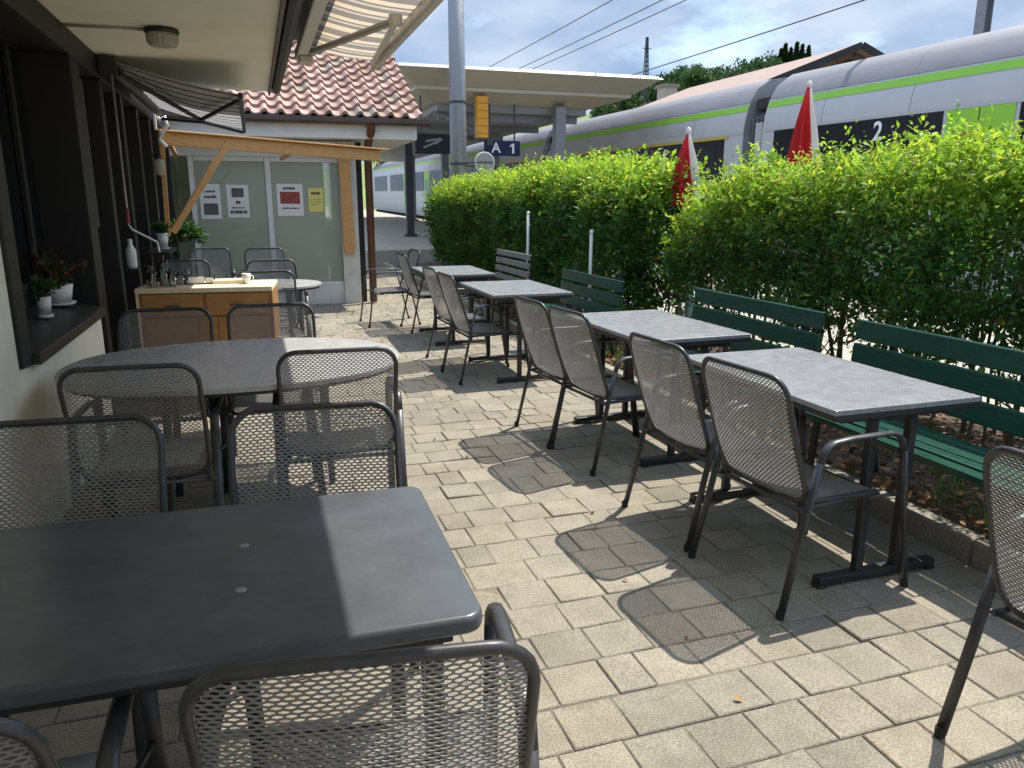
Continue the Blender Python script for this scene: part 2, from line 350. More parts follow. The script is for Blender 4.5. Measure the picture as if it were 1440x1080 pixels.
tag(leaves('grass', pos, ax, rng.normal(size=(N, 3)), .06 + .12 * rng.random(N), np.array([.07, .16, .03]) * (.6 + .9 * rng.random((N, 1))), grass_m, wid=.06, fold=.02), kind='stuff', label='tufts of green grass growing in the bed behind the kerb', cat='grass')
# platform beyond the hedge and at the end of the terrace
p = MB()
def plat(x0, x1, y0, y1, top): 
    z = lambda y: top + SL * 1.1 * (y - 8)
    p.hexa([(x0, y0, -.5), (x1, y0, -.5), (x1, y1, -.5), (x0, y1, -.5), (x0, y0, z(y0)), (x1, y0, z(y0)), (x1, y1, z(y1)), (x0, y1, z(y1))])
plat(4.95, 8.5, -12, 19.6, .14); plat(2.62, 8.5, 19.6, 130, .26)
tag(p.build('platform', asphalt_m, bevel=.02), kind='structure')
t = MB(); t.hexa([(8.5, -20, -.5), (19, -20, -.5), (19, 140, -.5), (8.5, 140, -.5), (8.5, -20, -.5), (19, -20, -.5), (19, 140, .93), (8.5, 140, .93)])
tag(t.build('track_bed', ballast_m), kind='structure')

# hills behind the railway
def az(px): return math.atan2(px - 720, 1113) + R(18.17)
H = [(400, 245), (520, 228), (575, 205), (700, 185), (800, 168), (860, 152), (910, 128), (960, 112), (1000, 108), (1090, 90), (1140, 84), (1190, 94), (1240, 110), (1440, 130), (1700, 150), (2100, 180)]
CP, SP = math.cos(R(13.41)), math.sin(R(13.41))
def elev(px, py):
    a, b_ = (px - 720) / 1082, -(py - 540) / 1082
    z = -SP + b_ * CP; h = math.hypot(CP + b_ * SP, a); return z / h
def azp(px, py):
    a, b_ = (px - 720) / 1082, -(py - 540) / 1082
    return math.atan2(a, CP + b_ * SP) + R(18.17)
hm = MB(); nr = 10
rows = []
for px, py in H:
    A = azp(px, py); e = elev(px, py)
    for i in range(nr + 1):
        t_ = i / nr; d = 70 + 230 * t_
        z = 1.6 + e * 300 * (t_ ** 1.4) if e > 0 else 1.6 + e * 300 * t_
        z = z * (1 if i else 0) + (0 if i else .4) + 1.2 * math.sin(px * .05 + i) * (t_ * (1 - t_)) * 4
        hm.v.append((d * math.sin(A), d * math.cos(A), z))
for a in range(len(H) - 1):
    for i in range(nr):
        q = a * (nr + 1) + i; hm.f.append((q, q + nr + 1, q + nr + 2, q + 1)); hm.c.append(None)
tag(hm.build('hill', meadow_m, smooth=True), kind='structure')

# ---------------------------------------------------------------- vegetation helpers
def clump_leaves(centres, radii, per, size, cols, squash=1.0):
    C_ = np.repeat(centres, per, 0); r = np.repeat(radii, per)[:, None]
    d = rng.normal(size=C_.shape); d /= np.linalg.norm(d, axis=1)[:, None]
    pos = C_ + d * r * (rng.random((len(C_), 1)) ** .45) * np.array([1, 1, squash])
    ax = d + rng.normal(size=d.shape) * .8; nr_ = rng.normal(size=d.shape) + d
    return pos, ax, nr_, size * (.6 + .8 * rng.random(len(C_))), cols[rng.integers(0, len(cols), len(C_))] * (.7 + .6 * rng.random((len(C_), 1)))
dk = np.array([[.028, .062, .020], [.038, .080, .024], [.05, .095, .03]])
# far wood on the crest
cs = []; rr = []
for px in np.linspace(840, 1090, 100):
    py = np.interp(px, [h[0] for h in H], [h[1] for h in H]); A = azp(px, py); e = elev(px, py)
    for _ in range(2):
        dd = random.uniform(262, 298); zz = 1.6 + e * 300 * ((dd - 70) / 230) ** 1.4
        cs.append((dd * math.sin(A), dd * math.cos(A), zz + random.uniform(-1.2, 2.2) + (1.5 if px < 980 else 0))); rr.append(random.uniform(1.6, 3.2))
P_ = clump_leaves(np.array(cs), np.array(rr), 130, .9, dk)
tag(leaves('far_wood', *P_, leaf_m, wid=.8), kind='stuff', label='dark wood along the crest of the far hill', cat='wood')
def tree(name, label, px, py, dist, h, cr, conifer, group, cols=dk):
    A = azp(px, py); zb = 1.6 + elev(px, py) * dist
    T = thing(name, label, 'tree', (dist * math.sin(A), dist * math.cos(A), zb), 0, group)
    m = MB(); m.tube([(0, 0, -.5), (.03 * h * .1, 0, h * .5), (0, 0, h * .9)], [h * .03, h * .02, h * .006], 7)
    for q in range(5):
        a = q * 2.4; z0 = h * (.3 + .1 * q); m.tube([(0, 0, z0), (cr * .7 * math.cos(a), cr * .7 * math.sin(a), z0 + h * .12)], [h * .01, h * .003], 5)
    m.build('trunk', bark_m, T)
    if conifer:
        zz = np.linspace(.12, 1, 16); c_ = []; r_ = []
        for z in zz:
            w = cr * (1.05 - z)
            for q in range(5): a = q * 1.26 + z * 9; c_.append((w * .6 * math.cos(a), w * .6 * math.sin(a), z * h)); r_.append(w * .55 + .12)
        P = clump_leaves(np.array(c_), np.array(r_), 22, .1 * h, cols * .8, .5)
    else:
        c_ = rng.normal(size=(34, 3)); c_ /= np.linalg.norm(c_, axis=1)[:, None]; c_ *= (rng.random((34, 1)) ** .4) * cr * .85
        c_[:, 2] = c_[:, 2] * .8 + h * .64; P = clump_leaves(c_, np.full(34, cr * .34) * (.7 + .6 * rng.random(34)), 110, .055 * h, cols)
    leaves('crown', *P, leaf_m, T, wid=.7)
for i, (px, py, h) in enumerate([(1097, 92, 5.0), (1103, 91, 6.2), (1111, 90, 4.8), (1119, 88, 6.0), (1127, 87, 5.2), (1136, 86, 4.6)]):
    tree('conifer', ['dark conifer on the ridge, leftmost in the row above the chalet roof', 'taller dark conifer second from the left in the row on the ridge', 'short dark conifer between two taller ones on the ridge', 'pointed dark conifer right of the middle of the ridge row', 'dark conifer second from the right in the ridge row', 'smallest dark conifer at the right end of the ridge row'][i], px, py, 290, h, 1.05, True, 'conifers on the ridge above the chalet roof')
lg = np.array([[.06, .12, .03], [.09, .16, .035], [.12, .19, .04]])
tree('leafy_tree', 'bright leafy tree seen through the gap beside the brown downpipe', 556, 262, 70, 6.0, 2.6, False, None, lg)
tree('leafy_tree', 'round green bush on the hillside left of the far chimney', 978, 150, 95, 4.4, 1.9, False, None, dk * 1.5)

# ---------------------------------------------------------------- hedges
def hedge(label, x0, x1, y0, y1, z0, z1, nshoot, lsz, seed, zbare, prof=None):
    T = thing('hedge', label, 'hedge', ((x0 + x1) / 2, (y0 + y1) / 2, .06)); O = np.array(T.location)
    # stems
    m = MB(); nst = int((y1 - y0) / .11)
    for i in range(nst):
        yb = y0 + .15 + (y1 - y0 - .3) * (i + random.random()) / nst; xb = (x0 + x1) / 2 + random.uniform(-.32, .32)
        p0 = Vector((xb, yb, .0)) - Vector(O); p0.z = 0
        tip = p0 + Vector((random.uniform(-.15, .15), random.uniform(-.2, .2), z1 - .35))
        mid = p0.lerp(tip, .45) + Vector((random.uniform(-.08, .08), random.uniform(-.08, .08), 0))
        r0 = random.uniform(.009, .022); m.tube([p0, mid, tip], [r0, r0 * .75, r0 * .3], 6)
        for q in range(8):
            s_ = random.uniform(.15, .85); st = p0.lerp(tip, s_) ; e_ = st + Vector((random.uniform(-.45, .45), random.uniform(-.35, .35), random.uniform(.1, .4)))
            m.tube([st, st.lerp(e_, .5) + Vector((0, 0, .03)), e_], [r0 * .45, r0 * .3, r0 * .12], 5)
    m.build('stems', bark_m, T)
    # shoots over the hedge shell and inside
    N = nshoot; u = rng.random(N); w = rng.random(N)
    pos = np.zeros((N, 3)); dr = np.zeros((N, 3)); Lx, Ly, Lz = x1 - x0, y1 - y0, z1 - z0
    A = np.array([Ly * Lz * 1.25, Ly * Lx * 1.35, Ly * Lz * .45, Lx * Lz * .9, Lx * Lz * .9, Lx * Ly * .9]); k_ = rng.choice(6, N, p=A / A.sum())
    Y = y0 + u * Ly
    for kk, (cx, cy, cz, d) in enumerate([(np.full(N, x0), Y, z0 + w * Lz, (-1, 0, .35)), (x0 + w * Lx, Y, np.full(N, z1), (0, 0, 1)), (np.full(N, x1), Y, z0 + w * Lz, (1, 0, .35)),
                                          (x0 + u * Lx, np.full(N, y0), z0 + w * Lz, (0, -1, .35)), (x0 + u * Lx, np.full(N, y1), z0 + w * Lz, (0, 1, .35)), (x0 + .1 * Lx + .8 * w * Lx, Y, z0 + rng.random(N) * Lz, (-.5, 0, .6))]):
        s_ = k_ == kk; pos[s_] = np.stack([cx, cy, cz], 1)[s_]; dr[s_] = d
    zs = np.interp(pos[:, 1], prof[0], prof[1]) / z1; pos[:, 2] *= zs
    nz = vnoise(pos, 1.6, seed) * .15 + vnoise(pos, 5, seed + 3) * .12
    inward = np.abs(rng.normal(size=N)) * .09; n_ = dr / np.linalg.norm(dr, axis=1)[:, None]
    pos += n_ * (nz - inward)[:, None]
    # rounded shoulders
    zt = pos[:, 2] - (z1 * zs - .22); sh = np.clip(zt, 0, None) ; pos[:, 0] += np.where(pos[:, 0] < (x0 + x1) / 2, 1, -1) * sh * .35 * (k_ != 1)
    # thin out low down
    frac = np.clip((pos[:, 2] - zbare - .18 * vnoise(pos, 1.3, seed + 4)) / .45, 0, 1); keep = rng.random(N) < (.05 + .95 * frac) * (1 - .62 * (vnoise(pos, 2.6, seed + 9) < -.30) * (pos[:, 2] < z1 - .25))
    pos, n_, k_, zs = pos[keep], n_[keep], k_[keep], zs[keep]; N = len(pos)
    d0 = n_ + rng.normal(size=(N, 3)) * .45; d0[:, 2] += .25; d0 /= np.linalg.norm(d0, axis=1)[:, None]
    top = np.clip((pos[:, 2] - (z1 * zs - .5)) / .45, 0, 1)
    ln = (.12 + .12 * rng.random(N)) * (1 + .5 * (top > .6) * rng.random(N))
    per = 13; t_ = np.tile(np.linspace(-.5, 1, per), N); rep = lambda a: np.repeat(a, per, 0)
    P = rep(pos) + rep(d0) * (rep(ln) * t_)[:, None]
    sd = rng.normal(size=P.shape); sd -= rep(d0) * (sd * rep(d0)).sum(1)[:, None]; sd /= np.linalg.norm(sd, axis=1)[:, None]
    P += sd * .01; ax_ = rep(d0) * .7 + sd + rng.normal(size=P.shape) * .25
    nr_ = rep(n_) + np.array([.15, .1, .6]) + rng.normal(size=P.shape) * .6
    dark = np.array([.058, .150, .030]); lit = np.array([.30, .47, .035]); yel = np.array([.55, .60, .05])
    young_sunlit = np.clip(rep(top) * .75 + .25 * t_ * rep(top) + rng.normal(size=len(P)) * .12, 0, 1)[:, None]  # paler tops: new growth, plus sunlight put into the leaf colour
    col = dark * (1 - young_sunlit) + lit * young_sunlit; yy = (rng.random((len(P), 1)) < .22 * young_sunlit) ; col = np.where(yy, yel, col)
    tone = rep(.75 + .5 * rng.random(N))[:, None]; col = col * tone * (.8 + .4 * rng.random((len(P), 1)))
    dead = rng.random((len(P), 1)) < .012; col = np.where(dead, np.array([.22, .12, .04]), col)
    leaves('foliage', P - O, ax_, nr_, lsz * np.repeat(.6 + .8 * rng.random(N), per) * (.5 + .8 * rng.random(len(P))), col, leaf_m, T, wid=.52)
    return T
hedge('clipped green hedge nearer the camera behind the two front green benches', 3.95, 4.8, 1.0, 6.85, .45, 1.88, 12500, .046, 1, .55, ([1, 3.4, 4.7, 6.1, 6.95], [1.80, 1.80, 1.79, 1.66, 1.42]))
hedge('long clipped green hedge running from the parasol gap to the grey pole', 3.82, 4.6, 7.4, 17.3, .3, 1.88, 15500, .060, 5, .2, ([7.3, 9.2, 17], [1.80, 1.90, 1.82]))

# ---------------------------------------------------------------- metal stacking chair
def bx(z): return -.165 - .17 * max(0, (z - .42)) / .5 - .012 * math.sin(max(0, min(1, (z - .42) / .5)) * PI)
def expanded(fn, u0, u1, v0, v1, inside, W=.0205, t=.0058, s=.0026, th=.0021):
    m = MB(); h = t + s; nr_ = int((v1 - v0) / h) + 1; nc = int((u1 - u0) / W) + 2
    hx = [(0, t), (-W / 2, s), (-W / 2, -s), (0, -t), (W / 2, -s), (W / 2, s)]
    for j in range(nr_):
        for i in range(-1, nc):
            cu = u0 + i * W + (W / 2 if j % 2 else 0); cv = v0 + j * h
            if not inside(cu, cv): continue
            vs = []
            for sx, sy, k in ((1, 1, 0), (.76, .64, 0), (.76, .64, 1)):
                for a, b_ in hx: vs.append(fn(cu + a * sx, cv + b_ * sy, -th if k else 0))
            for a, b_ in hx: vs.append(fn(cu + a, cv + b_, -th))
            fs = []
            for q in range(6):
                r = (q + 1) % 6
                fs += [(q, r, 6 + r, 6 + q), (6 + q, 6 + r, 12 + r, 12 + q), (12 + q, 12 + r, 18 + r, 18 + q)]
            m.add(vs, fs)
    return m
def rr_inside(u0, u1, v0, v1, r):
    def f(u, v):
        if not (u0 < u < u1 and v0 < v < v1): return False
        du = max(u0 + r - u, u - u1 + r, 0); dv = max(v0 + r - v, v - v1 + r, 0); return math.hypot(du, dv) < r or not (du and dv)
    return f
back_fn = lambda u, v, d: (bx(v) - .018 * (1 - (u / .25) ** 2) + d, u, v)
seat_fn = lambda u, v, d: (v, u, .425 - .010 * (1 - (u / .24) ** 2) - (.9 * max(0, v - .19) ** 1.0 * .6 if v > .19 else 0) + .02 * max(0, -.05 - v) + d)
CH_TOP = .905
back_mb = expanded(back_fn, -.251, .251, .425, CH_TOP - .005, rr_inside(-.250, .250, .42, CH_TOP - .004, .075))
seat_mb = expanded(seat_fn, -.238, .238, -.165, .235, rr_inside(-.237, .237, -.168, .236, .02))
def make_chair(label, group):
    T = thing('terrace_chair', label, 'chair', group=group)
    back_mb.build('backrest', mesh_m, T); seat_mb.build('seat', mesh_m, T)
    loop = rrect(-.256, .256, .415, CH_TOP, .08, 6)
    f = MB(); f.tube([back_fn(u, v, 0) for u, v in loop], .0105, 10, closed=True); f.build('back_frame', frame_m, T, smooth=True)
    s = MB(); sl = rrect(-.24, .24, -.172, .238, .03, 4); s.tube([Vector(seat_fn(u, v, 0)) + Vector((0, 0, -.004)) for u, v in sl], .0095, 8, closed=True)
    for yy in (-1, 1):
        s.tube([(-.19, yy * .238, .40), (.20, yy * .238, .405)], .010, 8)
        s.tube([(-.20, yy * .238, .395), (-.20, yy * .277, .40)], .008, 6); s.tube([(.17, yy * .238, .395), (.312, yy * .277, .40)], .008, 6)
    s.tube([(-.19, -.25, .395), (-.19, .25, .395)], .010, 8); s.tube([(.05, -.235, .395), (.05, .235, .395)], .008, 8)
    s.build('seat_frame', frame_m, T, smooth=True)
    for yy in (-1, 1):
        Y = .28 * yy
        m = MB(); m.tube([(-.290, Y * 1.03, .012), (-.220, Y, .30), (-.150, Y, .585)], .0098, 12, ry=1.95, up=(0, 1, 0)); o = m.build('leg', frame_m, T, smooth=True)
        c = MB(); c.lathe([(0, 0), (.0165, 0), (.0165, .03), (0, .03)], (-.293, Y * 1.03, 0), 10); c.build('foot_cap', rubber_m, o)
        m = MB(); m.tube([(.378, Y * 1.03, .012), (.325, Y, .35), (.290, Y, .585)], .0098, 12, ry=1.95, up=(0, 1, 0)); o = m.build('leg', frame_m, T, smooth=True)
        c = MB(); c.lathe([(0, 0), (.0165, 0), (.0165, .03), (0, .03)], (.380, Y * 1.03, 0), 10); c.build('foot_cap', rubber_m, o)
        m = MB(); P = [(-.150, .585), (-.138, .62), (-.12, .643), (-.09, .656), (0, .662), (.20, .660), (.245, .650), (.271, .628), (.290, .585)]
        m.tube([(x, Y, z) for x, z in P], .0098, 12, ry=1.95, up=(0, 1, 0)); m.build('armrest', frame_m, T, smooth=True)
    return T
G = 'grey metal mesh terrace chairs'
CH = [  # x, y, yaw, label
 (2.12, 2.58, 5, 'mesh chair at the nearest right table, the one closest to the camera there'),
 (2.095, 3.22, 4, 'mesh chair beside the nearest right table, farther along its left side'),
 (2.075, 4.3, 6, 'mesh chair at the second right table, nearer of the pair'),
 (2.03, 4.85, 5, 'mesh chair at the second right table, farther of the pair, half hidden'),
 (1.92, 6.78, 3, 'mesh chair at the third right table, nearer of the pair seen edge on'),
 (1.93, 7.52, 3, 'mesh chair at the third right table, farther of the pair seen edge on'),
 (2.04, 9.65, 3, 'mesh chair at the farthest right table with its back leaning to the left'),
 (1.68, 10.25, 184, 'mesh chair standing beside the brown downpipe, armrests seen from the side'),
 (2.2, 1.27, 4, 'mesh chair cut off by the right edge of the photo'),
 (0.152, 1.335, 82, 'large mesh chair in the foreground pushed under the dark table'),
 (-.575, 1.35, 90, 'mesh chair in the bottom left corner, only its rounded back corner shows'),
 (-.60, 2.18, -95, 'mesh chair on the far side of the dark table, against the cream wall'),
 (.105, 2.12, -96, 'mesh chair on the far side of the dark table, nearer the aisle'),
 (-0.5, 3.63, 87, 'mesh chair with a pale grey seat cushion on the near side of the oval table'),
 (.325, 3.73, 87, 'mesh chair at the near right side of the oval table by the aisle'),
 (-.56, 4.71, -92, 'mesh chair behind the oval table in front of the left cupboard door'),
 (.05, 4.73, -92, 'mesh chair behind the oval table in front of the right cupboard door'),
 (0.17, 8.65, -86, 'mesh chair with pale rim right of the sideboard, the farther one there'),
 (0.09, 7.2, -86, 'mesh chair tucked close behind the right end of the sideboard'),
 (-0.74, 8.9, -86, 'mesh chair with pale rim behind the left half of the sideboard'),
 (-0.59, 11.15, -88, 'dark mesh chair close to the glass front, below the two left posters'),
 (0.115, 10.95, -88, 'dark mesh chair close to the glass front, below the white mullion'),
]
c0 = make_chair(CH[0][3], G); c0.scale = (1, 1, 1.06)
for i, (x, y, a, lb) in enumerate(CH):
    if i == 0: c0.location = (x, y, 0); c0.rotation_euler = (0, 0, R(a))
    else: dup(c0, (x, y, 0), a, lb)
# seat cushions
def cushion(label, x, y, a):
    m = MB(); n_ = 14
    for sgn in (1, -1):
        o = len(m.v)
        for j in range(n_ + 1):
            for i in range(n_ + 1):
                u, v = -1 + 2 * i / n_, -1 + 2 * j / n_; e = (1 - abs(u) ** 4) * (1 - abs(v) ** 4); q = .85 + .15 * math.cos(u * 6.3) * math.cos(v * 6.3)
                m.v.append((u * .2, v * .2, .03 + sgn * .028 * (max(e, 0) ** .5) * q))
        for j in range(n_):
            for i in range(n_):
                t_ = o + j * (n_ + 1) + i; q = (t_, t_ + 1, t_ + n_ + 2, t_ + n_ + 1); m.f.append(q if sgn > 0 else q[::-1]); m.c.append(None)
    o = m.build('seat_cushion', cushion_m, smooth=True); o.location = (x, y, .452); o.rotation_euler = (0, 0, R(a)); tag(o, label, 'cushion')
cushion('pale grey quilted cushion on the seat of a chair at the oval table', -.50, 3.66, 87)
cushion('grey seat cushion on the chair in the bottom left corner', -.575, 1.385, 90)

# ---------------------------------------------------------------- right hand tables
def make_table(label):
    T = thing('terrace_table', label, 'table', group='rectangular stone-look tables along the benches')
    m = MB(); m.prism(rrect(-.405, .405, -.635, .635, .012, 3), .716, .738); m.build('tabletop', granite_m, T, bevel=.004)
    m = MB(); m.box(-.401, .401, -.631, .631, .694, .7155); 
    m.build('top_frame', darkmetal_m, T, bevel=.004)
    m = MB(); m.box(-.03, .03, -.56, .56, .655, .6935)
    for yy in (-.54, .54): m.box(-.30, -.032, yy - .02, yy + .02, .665, .6935); m.box(.032, .30, yy - .02, yy + .02, .665, .6935)
    m.build('under_frame', darkmetal_m, T, bevel=.003)
    for yy in (-.54, .54):
        m = MB(); m.box(-.13, -.09, yy - .02, yy + .02, .045, .664); m.box(.09, .13, yy - .02, yy + .02, .045, .664); o = m.build('leg', darkmetal_m, T, bevel=.004)
        m = MB(); m.box(-.335, .335, yy - .028, yy + .028, .012, .0445)
        for xx in (-.315, .315): m.box(xx - .025, xx + .025, yy - .03, yy + .03, 0, .0115)
        m.build('foot_bar', darkmetal_m, T, bevel=.006)
    return T
t0 = make_table('grey stone-look table beside the nearest green bench'); t0.location = (2.466, 2.932, 0); t0.scale = (.922, .922, 1.09)
dup(t0, (2.462, 4.545, 0), 1.5, 'grey stone-look table second from the camera on the right')
dup(t0, (2.287, 6.943, 0), 0, 'grey stone-look table third from the camera on the right')
dup(t0, (2.167, 8.897, 0), -1, 'farthest grey stone-look table beside the grey slatted bench')

# dark foreground table
T = thing('dark_table', 'charcoal rectangular table with rounded corners in the left foreground', 'table', (-.277, 1.701, 0), -1.2); T.scale = (.922, .922, 1.09)
m = MB(); m.prism(rrect(-.72, .72, -.405, .405, .045, 8), .705, .742); o = m.build('tabletop', darktop_m, T, bevel=.011, seg=4); smooth_by_angle(o)
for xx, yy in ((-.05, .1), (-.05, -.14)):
    d = MB(); d.lathe([(0, .7435), (.011, .7435), (.013, .7422)], (.265 + xx, yy, 0), 16); d.build('sun_spot_disc', alu_m, o)  # bright discs stand in for sun spots leaking through the awning
m = MB(); m.box(-.66, .66, -.345, .345, .665, .7045); m.build('under_frame', darkmetal_m, T, bevel=.004)
for xx in (-.62, .62):
    for yy in (-.31, .31):
        m = MB(); m.box(xx - .021, xx + .021, yy - .021, yy + .021, .0, .6645); m.build('leg', frame_m, T, bevel=.006)
# oval table
def oval(label, loc, a, b_, ex, rz=0, name='oval_table'):
    T = thing(name, label, 'table', loc, rz); T.scale = (.922, .922, 1.09)
    P = []
    for k_ in range(72):
        t_ = 2 * PI * k_ / 72; c, s = math.cos(t_), math.sin(t_)
        P.append((a * abs(c) ** (2 / ex) * (1 if c >= 0 else -1), b_ * abs(s) ** (2 / ex) * (1 if s >= 0 else -1)))
    m = MB(); m.prism(P, .716, .740); o = m.build('tabletop', pgranite_m, T, bevel=.005)
    m = MB(); m.prism([(x * .97, y * .97) for x, y in P], .700, .7155); m.build('rim', darkmetal_m, T)
    m = MB(); m.box(-.32 * a / .88, .32 * a / .88, -.025, .025, .66, .6995); 
    for xx in (-.35, .35): m.box(xx * a / .88 - .03, xx * a / .88 + .03, -.4 * b_ / .7, .4 * b_ / .7, .655, .6995)
    m.build('under_frame', darkmetal_m, T, bevel=.004)
    for xx in (-.35, .35):
        for yy in (-.22, .22):
            X, Y = xx * a / .88, yy * b_ / .7
            m = MB(); m.bar((X, Y, .654), (X * 1.15, Y * 1.5, .0), .042, .042); m.build('leg', darkmetal_m, T, bevel=.006)
    return T
oval('large grey oval table between the dark table and the sideboard', (-.129, 4.103, 0), .885, .68, 2.3)
oval('pale round table by the glass front behind the sideboard', (.046, 7.95, 0), .60, .50, 2, name='round_table')

# ---------------------------------------------------------------- benches
def bench(label, y0, y1, mat_, xb=3.2, tilt=0, back_z=(.565, .69, .815), g_='slatted benches in front of the hedge', slat=.100):
    L_ = y1 - y0; T = thing('slatted_bench', label, 'bench', (xb, (y0 + y1) / 2, .02), tilt, g_); T.scale = (.95, 1, 1.07); h = L_ / 2
    for k_, (x, z) in enumerate([(-.43, .425), (-.345, .43), (-.26, .43), (-.175, .425), (-.09, .42)]):
        m = MB(); m.box(x - .036, x + .036, -h, h, z - .028 / 2, z + .014); m.build('seat_slat', mat_, T, bevel=.006)
    for z in back_z:
        x = -.02 + .22 * (z - .45) * .5
        m = MB(); sl = slat / 2; sx = .10 * sl
        m.hexa([(x - sx - .014, -h, z - sl), (x - sx + .014, -h, z - sl), (x - sx + .014, h, z - sl), (x - sx - .014, h, z - sl), (x + sx - .014, -h, z + sl), (x + sx + .014, -h, z + sl), (x + sx + .014, h, z + sl), (x + sx - .014, h, z + sl)])
        m.build('back_slat', mat_, T, bevel=.006)
    for yy in (-h + .22, h - .22):
        m = MB(); w = .022
        m.bar((-.43, yy, .395), (-.02, yy, .39), .035, .03); m.bar((-.02, yy, .40), (.10, yy, .86), .035, .022, (1, 0, 0))
        m.bar((-.41, yy, .385), (-.45, yy, -.02), .035, .028, (1, 0, 0)); m.bar((-.04, yy, .385), (.06, yy, .02), .035, .028, (1, 0, 0))
        m.build('bench_leg', darkmetal_m, T, bevel=.004)
    return T
bench('dark green slatted bench cut by the right edge beside the nearest table', 1.55, 3.5, green_m)
bench('dark green slatted bench in the middle, second from the right edge', 3.79, 5.23, green_m, 3.2, 0)
bench('dark green slatted bench behind the third table, farthest of the green ones', 6.48, 7.98, green_m, 3.2, 0, (.50, .62, .745))
bench('grey weathered slatted bench beside the farthest table', 9.08, 10.47, greyb_m, 3.2, 0, (.53, .63, .73, .83), slat=.066)
for X, Y, zt, lb in ((3.50, 10.0, 1.44, 'thin white pole standing behind the grey bench'), (3.50, 7.9, 1.27, 'thin white pole standing behind the farthest green bench')):
    T = thing('white_pole', lb, 'pole', (X, Y, .05), 0, 'thin white poles before the hedge')
    m = MB(); m.tube([(0, 0, 0), (.012, 0, zt - .05)], .019, 10); m.build('shaft', white_m, T, smooth=True)
    m = MB(); m.lathe([(0, .02), (.017, .018), (.023, 0), (.023, -.025), (.019, -.03)], (.012, 0, zt - .05), 10); m.build('cap', ceram_m, T, smooth=True)
T = thing('blue_post', 'pale blue metal post in the gap between the two hedges', 'post', (4.45, 7.36, .1))
m = MB(); m.box(-.035, .035, -.035, .035, 0, 1.08); m.build('shaft', mat('pale_blue_paint', (.30, .50, .55), .5, 0, .1), T, bevel=.01)
m = MB(); m.box(-.09, .09, -.05, .05, 1.081, 1.12); m.build('cap', MATS['pale_blue_paint'], T, bevel=.01)

# folded parasols
def parasol(label, X, Y, zt, zb, rs):
    T = thing('folded_parasol', label, 'parasol', (X, Y, .14), 0, 'folded red and white parasols behind the hedge'); zt -= .14; zb -= .14
    m = MB(); m.tube([(0, 0, 0), (0, 0, zt)], .02, 10); m.build('pole', whitec_m, T, smooth=True)
    m = MB(); m.lathe([(0, zt + .05), (.02, zt + .03), (.03, zt), (.02, zt - .03)], n=12); m.build('finial', whitec_m, T, smooth=True)
    cl = [MB(), MB()]; n_ = 16; nz_ = 14
    for k_ in range(n_):
        for j in range(nz_):
            q = []
            for kk, jj in ((k_, j), (k_ + 1, j), (k_ + 1, j + 1), (k_, j + 1)):
                t_ = jj / nz_; a = 2 * PI * kk / n_ + .35 * t_; r = rs * (.025 + .175 * t_ ** .8) * (1 + .42 * (1 if kk % 2 else -1) * min(1, t_ * 3)) * (1 - .25 * max(0, t_ - .8) / .2)
                q.append((r * math.cos(a), r * math.sin(a), zt - .02 - (zt - zb) * t_))
            cl[1 if 11 <= k_ <= 15 else 0].add(q, [(0, 1, 2, 3)])
    smooth_by_angle(cl[0].build('red_cloth', red_m, T), 60); smooth_by_angle(cl[1].build('white_cloth', whitec_m, T), 60)
    m = MB(); zs_ = zb + (zt - zb) * .22; rq = rs * .185; m.lathe([(rq, zs_), (rq * 1.04, zs_ + .012), (rq * 1.0, zs_ + .03)], n=20); m.build('tie_strap', red_m, T, smooth=True)
    m = MB(); m.lathe([(.0, 0), (.3, 0), (.3, .07), (.05, .09), (.05, .3), (0, .3)], n=20); m.build('base', kerb_m, T)
parasol('folded red and white parasol standing in the gap between the hedges', 4.36, 7.40, 2.30, 1.56, .74)
parasol('folded red and white parasol behind the nearer hedge, the taller looking one', 5.5, 7.0, 2.75, 1.6, .85)

# ---------------------------------------------------------------- cafe building (left)
B = thing('cafe_building', 'cream cafe building along the left side with dark window frames', 'building', (-1.05, 4, 0))
BO = Vector((-1.05, 4, 0))
def bpart(mb, name, m, parent=B, bevel=0, off=BO, **kw):
    mb.v = [tuple(Vector(p) - off) for p in mb.v]; return mb.build(name, m, parent, bevel, **kw)
w = MB(); w.box(-1.35, -1.05, -3, 4.0, 0, 2.656); w.box(-1.35, -1.05, 4.0, 5.88, 0, .84); bpart(w, 'wall', stucco_m)
w = MB(); w.box(-4, .225, -3, 8.5, 2.66, 2.74); o = bpart(w, 'soffit', soffit_m)
w = MB(); w.box(.2255, .245, -3, 8.5, 2.62, 3.0); w.box(.2455, .255, -3, 8.5, 2.70, 2.74); bpart(w, 'fascia', gutter_m)
w = MB(); w.box(.2455, .58, -3, 6.6, 2.805, 2.83); bpart(w, 'sun_gap_plate', darkmetal_m)  # added plate closing the gap, widened to stop sun leaking through
gp = [(.275, 2.80), (.275, 2.70), (.29, 2.655), (.325, 2.64), (.36, 2.655), (.375, 2.70), (.375, 2.80), (.367, 2.80), (.367, 2.70), (.35, 2.665), (.325, 2.65), (.30, 2.665), (.283, 2.70), (.283, 2.80)]
w = MB(); w.extr([(x - .02, z) for x, z in gp], -3, 8.55); bpart(w, 'gutter', darkmetal_m)
w = MB(); w.add([(.40, -3, 2.83), (.40, 8.6, 2.83), (-1.04, 8.6, 3.4), (-1.04, -3, 3.4), (.40, -3, 2.90), (.40, 8.6, 2.90), (-1.04, 8.6, 3.47), (-1.04, -3, 3.47)], [(0, 1, 2, 3), (7, 6, 5, 4), (0, 4, 5, 1), (2, 6, 7, 3), (1, 5, 6, 2), (0, 3, 7, 4)]); bpart(w, 'roof', chalet_m)
